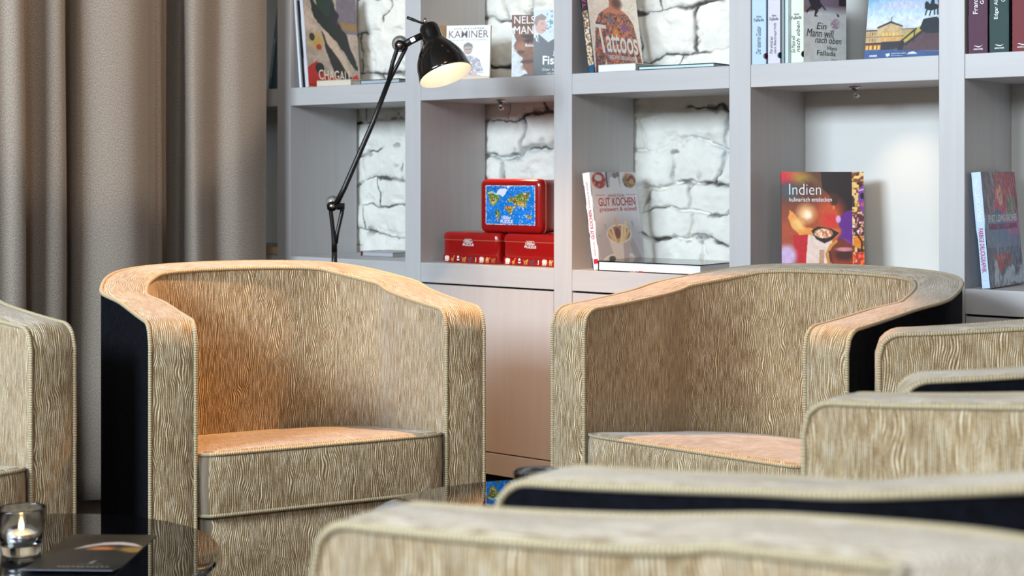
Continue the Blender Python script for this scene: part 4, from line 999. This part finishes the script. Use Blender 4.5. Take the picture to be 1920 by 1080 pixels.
def world_tin():
    W, D, Hh = .253, .172, .1005; y = .08; z = LO+TH+.0012
    M_ = Matrix.Translation((shelf_x(899.5, y), y, z)) @ Matrix.Rotation(R(-1.0), 4, 'Z') @ Matrix.Translation((0, Hh, 0)) @ Matrix.Rotation(R(90), 4, 'X')
    t = thing('puzzle_tin', 'red puzzle tin with a blue world map lid, standing on top of the other tins', 'tin', M_, 'red puzzle tins')
    L = tin_body(t, W, D, Hh)
    a = Art(220, 158, (20, 116, 200)); n = fbm(a.x*5, a.y*5, 2)[..., None]; a.c = a.c*(.85+.3*n)
    G = (84, 136, 46)
    def land(p, c=G, s=1): a.poly(p, (150, 190, 190), .55, .05, s); a.poly([(x*.985+.0075*np.mean([q[0] for q in p]), y_) for x, y_ in p], c, 1, .05, s)
    land([(.02, .18), (.08, .14), (.18, .20), (.28, .26), (.30, .36), (.24, .44), (.20, .50), (.16, .50), (.18, .56), (.15, .56), (.10, .46), (.08, .34), (.04, .24)], G, 3)
    a.ell(.14, .43, .05, .06, (206, 170, 66), .9); a.ell(.12, .34, .05, .05, (150, 120, 50), .9)
    land([(.20, .62), (.26, .62), (.31, .70), (.29, .80), (.26, .92), (.24, .92), (.23, .80), (.20, .70)], G, 5); a.ell(.25, .72, .035, .05, (140, 130, 44), .9); a.ell(.255, .84, .015, .05, (200, 150, 60), .9)
    a.poly([(.22, .18), (.28, .10), (.36, .06), (.44, .10), (.42, .20), (.36, .30), (.32, .26), (.24, .22)], (222, 226, 238), 1, .06, 7)
    a.poly([(.03, .17), (.10, .13), (.24, .20), (.28, .25), (.16, .22), (.05, .20)], (206, 222, 232), .7, .06, 9)
    land([(.46, .36), (.50, .28), (.58, .30), (.66, .24), (.76, .18), (.90, .18), (.92, .22), (.86, .32), (.84, .42), (.80, .54), (.74, .54), (.70, .50), (.62, .48), (.56, .42), (.46, .42)], G, 11)
    a.ell(.70, .46, .12, .055, (206, 166, 84), .9); a.ell(.50, .36, .05, .04, (120, 140, 80), .9); a.ell(.74, .52, .08, .03, (170, 180, 150), .8)
    land([(.39, .54), (.46, .50), (.54, .53), (.58, .60), (.55, .66), (.53, .74), (.50, .72), (.47, .64), (.40, .60)], (160, 150, 50), 13); a.ell(.46, .56, .06, .035, (226, 160, 44), .9); a.ell(.58, .55, .03, .025, (210, 160, 90), .8)
    land([(.82, .78), (.88, .74), (.92, .78), (.92, .84), (.86, .84)], (200, 160, 70), 17)
    a.poly([(.42, 0), (.62, 0), (.50, .03), (.455, .09)], (226, 240, 246), .9)
    lm = (a.c[..., 1] > a.c[..., 2]); a.speck(lm, [(40, 80, 40), (226, 210, 150), (150, 60, 40)], 62, 5, .72)
    a.speck(~lm, [(206, 228, 244)], 70, 9, .88)
    e = (a.x < .012) | (a.x > .988) | (a.y < .016) | (a.y > .984); a.speck(e, [(236, 232, 236)], 60, 12, .42)
    mx, my = .026, .026
    Mf = Matrix.Translation((mx, my, Hh+.0008))
    a.plane('world_map', W*.81, D-2*my+.006, L, Mf, M['tin_print'])
    text('box_title', '1000er', W*.375, .044, W*.155, .011, w_, L, Matrix.Translation((0, 0, Hh+.0016)), weight=.01)
    text('box_title', 'PUZZLE', W*.355, .031, W*.20, .011, w_, L, Matrix.Translation((0, 0, Hh+.0016)), weight=.02)
world_tin()

# --- cookery book and black flat book
b = book('book', 'white cookery book with red capitals and a cup of chips on the cover, leaning left', .245, .295, .027, lean_left(1126, .022, LO, 8.0, .027), ink('white_cover', 226, 228, 232))
a = Art(130, 160, (226, 224, 230)); a.grain(.03, 4, 1)
a.ell(.18, .085, .15, .085, (168, 48, 44), .2); a.speck(((a.x-.18)/.15)**2+((a.y-.085)/.085)**2 < 1, [(120, 30, 36), (206, 120, 100)], 30, 3, .64); a.ell(.17, .06, .08, .035, (214, 206, 204), .3)
a.rect(.33, 0, .64, .16, (176, 180, 190)); a.rect(.33, 0, .37, .16, (70, 84, 110)); a.poly([(.40, .16), (.42, .06), (.50, .04), (.60, .06), (.63, .16)], (228, 226, 230)); a.ell(.53, .035, .05, .03, (150, 110, 90), .2); a.rect(.58, 0, .64, .05, (110, 118, 130))
a.ell(.85, .09, .15, .075, (150, 120, 84), .25); a.ell(.86, .07, .12, .045, (206, 140, 110), .3, .5); a.speck(((a.x-.85)/.15)**2+((a.y-.10)/.07)**2 < 1, [(110, 120, 60), (120, 60, 50)], 28, 9, .66)
a.line([(.08, .24), (.26, .24)], .004, (176, 120, 120)); a.line([(.74, .24), (.96, .24)], .004, (176, 120, 120))
for p in (((.05, .66), (.26, .66)), ((.20, .55), (.22, .66)), ((.86, .65), (1, .65)), ((.80, .53), (.84, .65)), ((.05, .99), (.18, .96))): a.line(p, .014, (70, 96, 170))
a.ell(.5, .78, .62, .30, (186, 182, 190), .5); a.ell(.46, .95, .44, .11, (170, 166, 174), .15); a.ell(.46, .945, .42, .10, (232, 230, 232), .1); a.ell(.47, .94, .30, .06, (190, 186, 192), .4)
a.poly([(.24, .66), (.74, .66), (.70, .80), (.64, .92), (.36, .92), (.29, .80)], (226, 218, 214)); a.poly([(.56, .70), (.74, .66), (.70, .80), (.64, .92), (.54, .92)], (178, 166, 170), .8); a.ell(.49, .65, .27, .10, (240, 234, 230), .08); a.ell(.49, .65, .245, .085, (150, 104, 80), .12)
for x0_, y0_, x1_, y1_, c in ((.40, .72, .34, .58, (226, 200, 150)), (.50, .72, .44, .50, (214, 180, 120)), (.58, .72, .66, .53, (232, 208, 160)), (.44, .73, .50, .60, (206, 170, 110)), (.34, .70, .27, .62, (220, 190, 140)), (.62, .70, .72, .60, (214, 184, 130)), (.52, .74, .58, .56, (236, 214, 170))): a.line([(x0_, y0_), (x1_, y1_)], .026, c)
a.ell(.46, .64, .06, .06, (120, 50, 56), .4); a.ell(.28, .90, .07, .025, (70, 76, 60), .4); a.poly([(.70, .76), (.78, .70), (.98, .96), (.88, 1), (.80, .96)], (150, 146, 150), .6)
a.rect(.56, .965, .66, .98, (190, 60, 60))
a.plane('cover_picture', .245, .295, b, PLANES['front'] @ Matrix.Translation((0, 0, -.0006)))
rd = ink('red_ink', 186, 28, 40)
text('title', 'GUT KOCHEN', .028, .190, .200, .026, rd, b, 'front', weight=.012); text('subtitle', 'preiswert & schnell', .030, .170, .200, .017, rd, b, 'front')
text('tagline', 'schnelle Küche', .080, .218, .090, .011, ink('dusty_red_ink', 190, 120, 120), b, 'front', shear=.2)
text('spine_title', 'GUT KOCHEN', .092, .008, .088, .012, rd, b, 'spine_up', weight=.012); text('spine_title', 'preiswert & schnell', .188, .009, .078, .009, ink('dusty_red_ink', 190, 120, 120), b, 'spine_up')
text('spine_title', 'schnelle Küche', .040, .010, .045, .007, ink('dusty_red_ink', 190, 120, 120), b, 'spine_up')
box('publisher_mark', (-.0012, .005, .018), (-.0006, .021, .032), rd, b)
b = lying_book('book', 'glossy black book lying flat in front of the cookery book', .355, .235, .030, flat(shelf_x(1121, .006), .006, LO, 1.0), ink('gloss_black', 10, 11, 13, rough=.12), pages=ink('white_pages', 226, 224, 222))
a = Art(60, 8, (20, 20, 22)); a.speck(a.x > -1, [(226, 226, 226)], 24, 6, .5)
a.plane('fore_edge_lettering', .030, .0036, b, axes((1, 0, 0), (0, 0, 1), (.112, -.0008, .0006)))
box('fore_edge_mark', (.145, -.0012, .0006), (.160, -.0006, .0046), rd, b)

# --- red cooking book
b = book('book', 'red and purple cooking book with a hand holding a bowl, behind the right armchair', .228, .296, .018, stand(1466, .075, LO, 33, 5, .018), ink('dark_red_spine', 92, 22, 30))
a = Art(160, 200, (70, 44, 36)); a.grad([(0, (96, 58, 40)), (.3, (120, 56, 34)), (.55, (176, 74, 40)), (1, (150, 60, 44))])
a.ell(.06, .04, .20, .09, (214, 34, 50), .5); a.ell(.28, .09, .18, .07, (170, 140, 50), 1.2, .6); a.ell(.10, .18, .14, .08, (70, 76, 84), 1); a.ell(.34, .16, .12, .08, (90, 50, 40), 1)
a.poly([(.48, 0), (.86, 0), (.86, .52), (.74, .50), (.66, .36), (.58, .22), (.50, .16)], (34, 22, 22)); a.ell(.58, .40, .16, .14, (206, 80, 40), 1.1); a.ell(.60, .46, .10, .06, (214, 50, 44), .8); a.ell(.64, .27, .05, .05, (70, 38, 30), .6); a.ell(.635, .34, .015, .02, (220, 130, 60), .4)
a.ell(.30, .40, .10, .08, (250, 196, 130), 1.1); a.ell(.32, .41, .045, .035, (255, 232, 206), 1)
a.poly([(.10, .36), (.18, .42), (.26, .52), (.38, .54), (.42, .60), (.24, .62), (.14, .54), (.08, .44)], (232, 150, 66), wob=.02); a.ell(.20, .50, .08, .05, (246, 190, 110), 1, .7)
a.poly([(.14, .60), (.34, .60), (.36, .72), (.30, 1), (.22, 1), (.15, .74)], (196, 24, 32), wob=.02)
a.poly([(.32, .60), (.62, .64), (.56, 1), (.28, 1)], (232, 204, 190), wob=.02); a.poly([(.46, .74), (.52, .74), (.50, 1), (.44, 1)], (176, 120, 90), .7)
a.ell(.06, .80, .12, .10, (206, 176, 214), .6); a.poly([(0, .90), (.12, .90), (.20, 1), (0, 1)], (40, 24, 30))
a.poly([(.68, .46), (.78, .38), (.86, .36), (.86, .78), (.70, .74), (.66, .66), (.72, .56)], (98, 38, 132), wob=.02); a.ell(.69, .45, .03, .035, (214, 170, 210), .5); a.ell(.74, .70, .10, .06, (140, 64, 160), .8)
a.poly([(.56, .72), (.72, .62), (.86, .70), (.86, 1), (.62, 1), (.58, .86)], (120, 52, 34), wob=.02); a.poly([(.62, .78), (.86, .74), (.86, 1), (.66, 1)], (150, 54, 34), wob=.02); a.ell(.76, .79, .12, .05, (66, 34, 28), .8); a.ell(.76, .735, .10, .02, (214, 130, 140), .6)
a.line([(.56, .76), (.60, .70), (.66, .66)], .018, (214, 140, 50)); a.line([(.545, .78), (.57, .86), (.62, .90)], .016, (206, 130, 48)); a.line([(.58, .76), (.60, .84)], .012, (80, 40, 30)); a.ell(.60, .60, .12, .05, (226, 110, 50), .6, -.4)
a.poly([(.36, .56), (.44, .52), (.60, .54), (.70, .58), (.62, .64), (.52, .68), (.42, .64)], (40, 30, 26)); a.ell(.51, .585, .11, .045, (226, 170, 130), .25); a.speck(((a.x-.51)/.11)**2+((a.y-.585)/.045)**2 < 1, [(250, 214, 180), (206, 110, 80)], 46, 3, .6)
a.rect(.86, 0, 1, 1, (120, 70, 50)); st_ = a.x > .86
a.speck(st_, [(206, 150, 66), (66, 34, 36), (226, 190, 120)], 30, 21, .62); a.poly([(.95, .16), (1, .12), (1, .42), (.95, .34), (.93, .24)], (120, 60, 150)); a.ell(.985, .23, .03, .03, (28, 20, 40), .3); a.line([(.94, .18), (1, .165)], .008, (206, 170, 226)); a.ell(.99, .31, .03, .02, (190, 80, 110), .4)
a.speck(st_ & (a.y > .40) & (a.y < .62), [(236, 206, 206), (190, 130, 130), (90, 40, 50)], 40, 31, .56); a.ell(.93, .66, .06, .06, (226, 130, 30), .3); a.line([(.89, .56), (.97, .66), (.97, .78)], .010, (40, 24, 26)); a.speck(st_ & (a.y > .76), [(230, 70, 40), (240, 110, 40), (190, 40, 50)], 34, 41, .55)
a.grain(.15, 30, 8); a.plane('cover_picture', .228, .296, b, PLANES['front'] @ Matrix.Translation((0, 0, -.0006)))
text('title', 'Indien', .022, .231, .088, .031, w_, b, 'front', weight=-.012); text('subtitle', 'kulinarisch entdecken', .022, .212, .118, .012, w_, b, 'front')
text('spine_title', 'Indien kulinarisch entdecken', .09, .005, .11, .008, w_, b, 'spine_up')

# --- book with blue-white spine at right edge
b = book('book', 'book with a pale blue spine and red-grey cover leaning at the right edge, lower shelf', .235, .295, .025, lean_left(1858, .02, LO, 5.2, .025), ink('ice_blue_cover', 184, 206, 230))
a = Art(110, 140, (110, 76, 84)); a.grad([(0, (120, 46, 50)), (.35, (150, 56, 78)), (.7, (80, 90, 108)), (1, (70, 60, 70))]); a.grain(.5, 14, 3)
a.poly([(0, 0), (.34, 0), (.30, .5), (.20, 1), (0, 1)], (70, 72, 84), .8, .1, 4); a.ell(.48, .20, .08, .10, (176, 120, 96), .3, -.2); a.poly([(.20, .36), (.44, .32), (.62, .50), (.66, .62), (.20, .60)], (52, 78, 106), 1, .06, 5)
a.ell(.80, .30, .16, .09, (96, 96, 84), .5); a.poly([(.55, .46), (1, .40), (1, .56), (.66, .56)], (190, 52, 96), .9, .04, 6)
a.poly([(.2, .72), (.7, .72), (.6, .82), (.3, .88)], (140, 40, 44), .9, .08, 8); a.poly([(.12, 1), (.2, .76), (.34, .90), (.5, .86), (.66, .80), (.80, .92), (1, .84), (1, 1)], (130, 140, 152), .95, .12, 9)
m_ = fbm(a.x*40+a.y*18, a.y*10, 12) > .60; a.put(m_.astype(float), (52, 56, 70), .6); m_ = fbm(a.x*46-a.y*22, a.y*12, 22) > .63; a.put(m_.astype(float), (150, 156, 166), .5)
a.rect(0, .36, 1, .66, (92, 110, 134), .6); a.c = np.clip((a.c-.36)*1.45+.46, 0, 1)
a.plane('cover_picture', .235, .295, b, PLANES['front'] @ Matrix.Translation((0, 0, -.0006)))
mg = ink('magenta_ink', 176, 30, 96)
text('author', 'ERNST LUDWIG KIRCHNER', .020, .166, .200, .018, w_, b, 'front', weight=.012); text('title', 'FARBIGE DRUCKGRAPHIK', .024, .146, .196, .015, mg, b, 'front', weight=.005)
text('spine_author', 'ERNST LUDWIG KIRCHNER', -.275, -.019, .108, .012, w_, b, 'spine_down', weight=.01); text('spine_title', 'FARBIGE DRUCKGRAPHIK', -.152, -.019, .112, .012, mg, b, 'spine_down', weight=.01)
text('publisher_name', 'HIRMER', -.020, .020, .014, .004, w_, b, 'spine_flat')
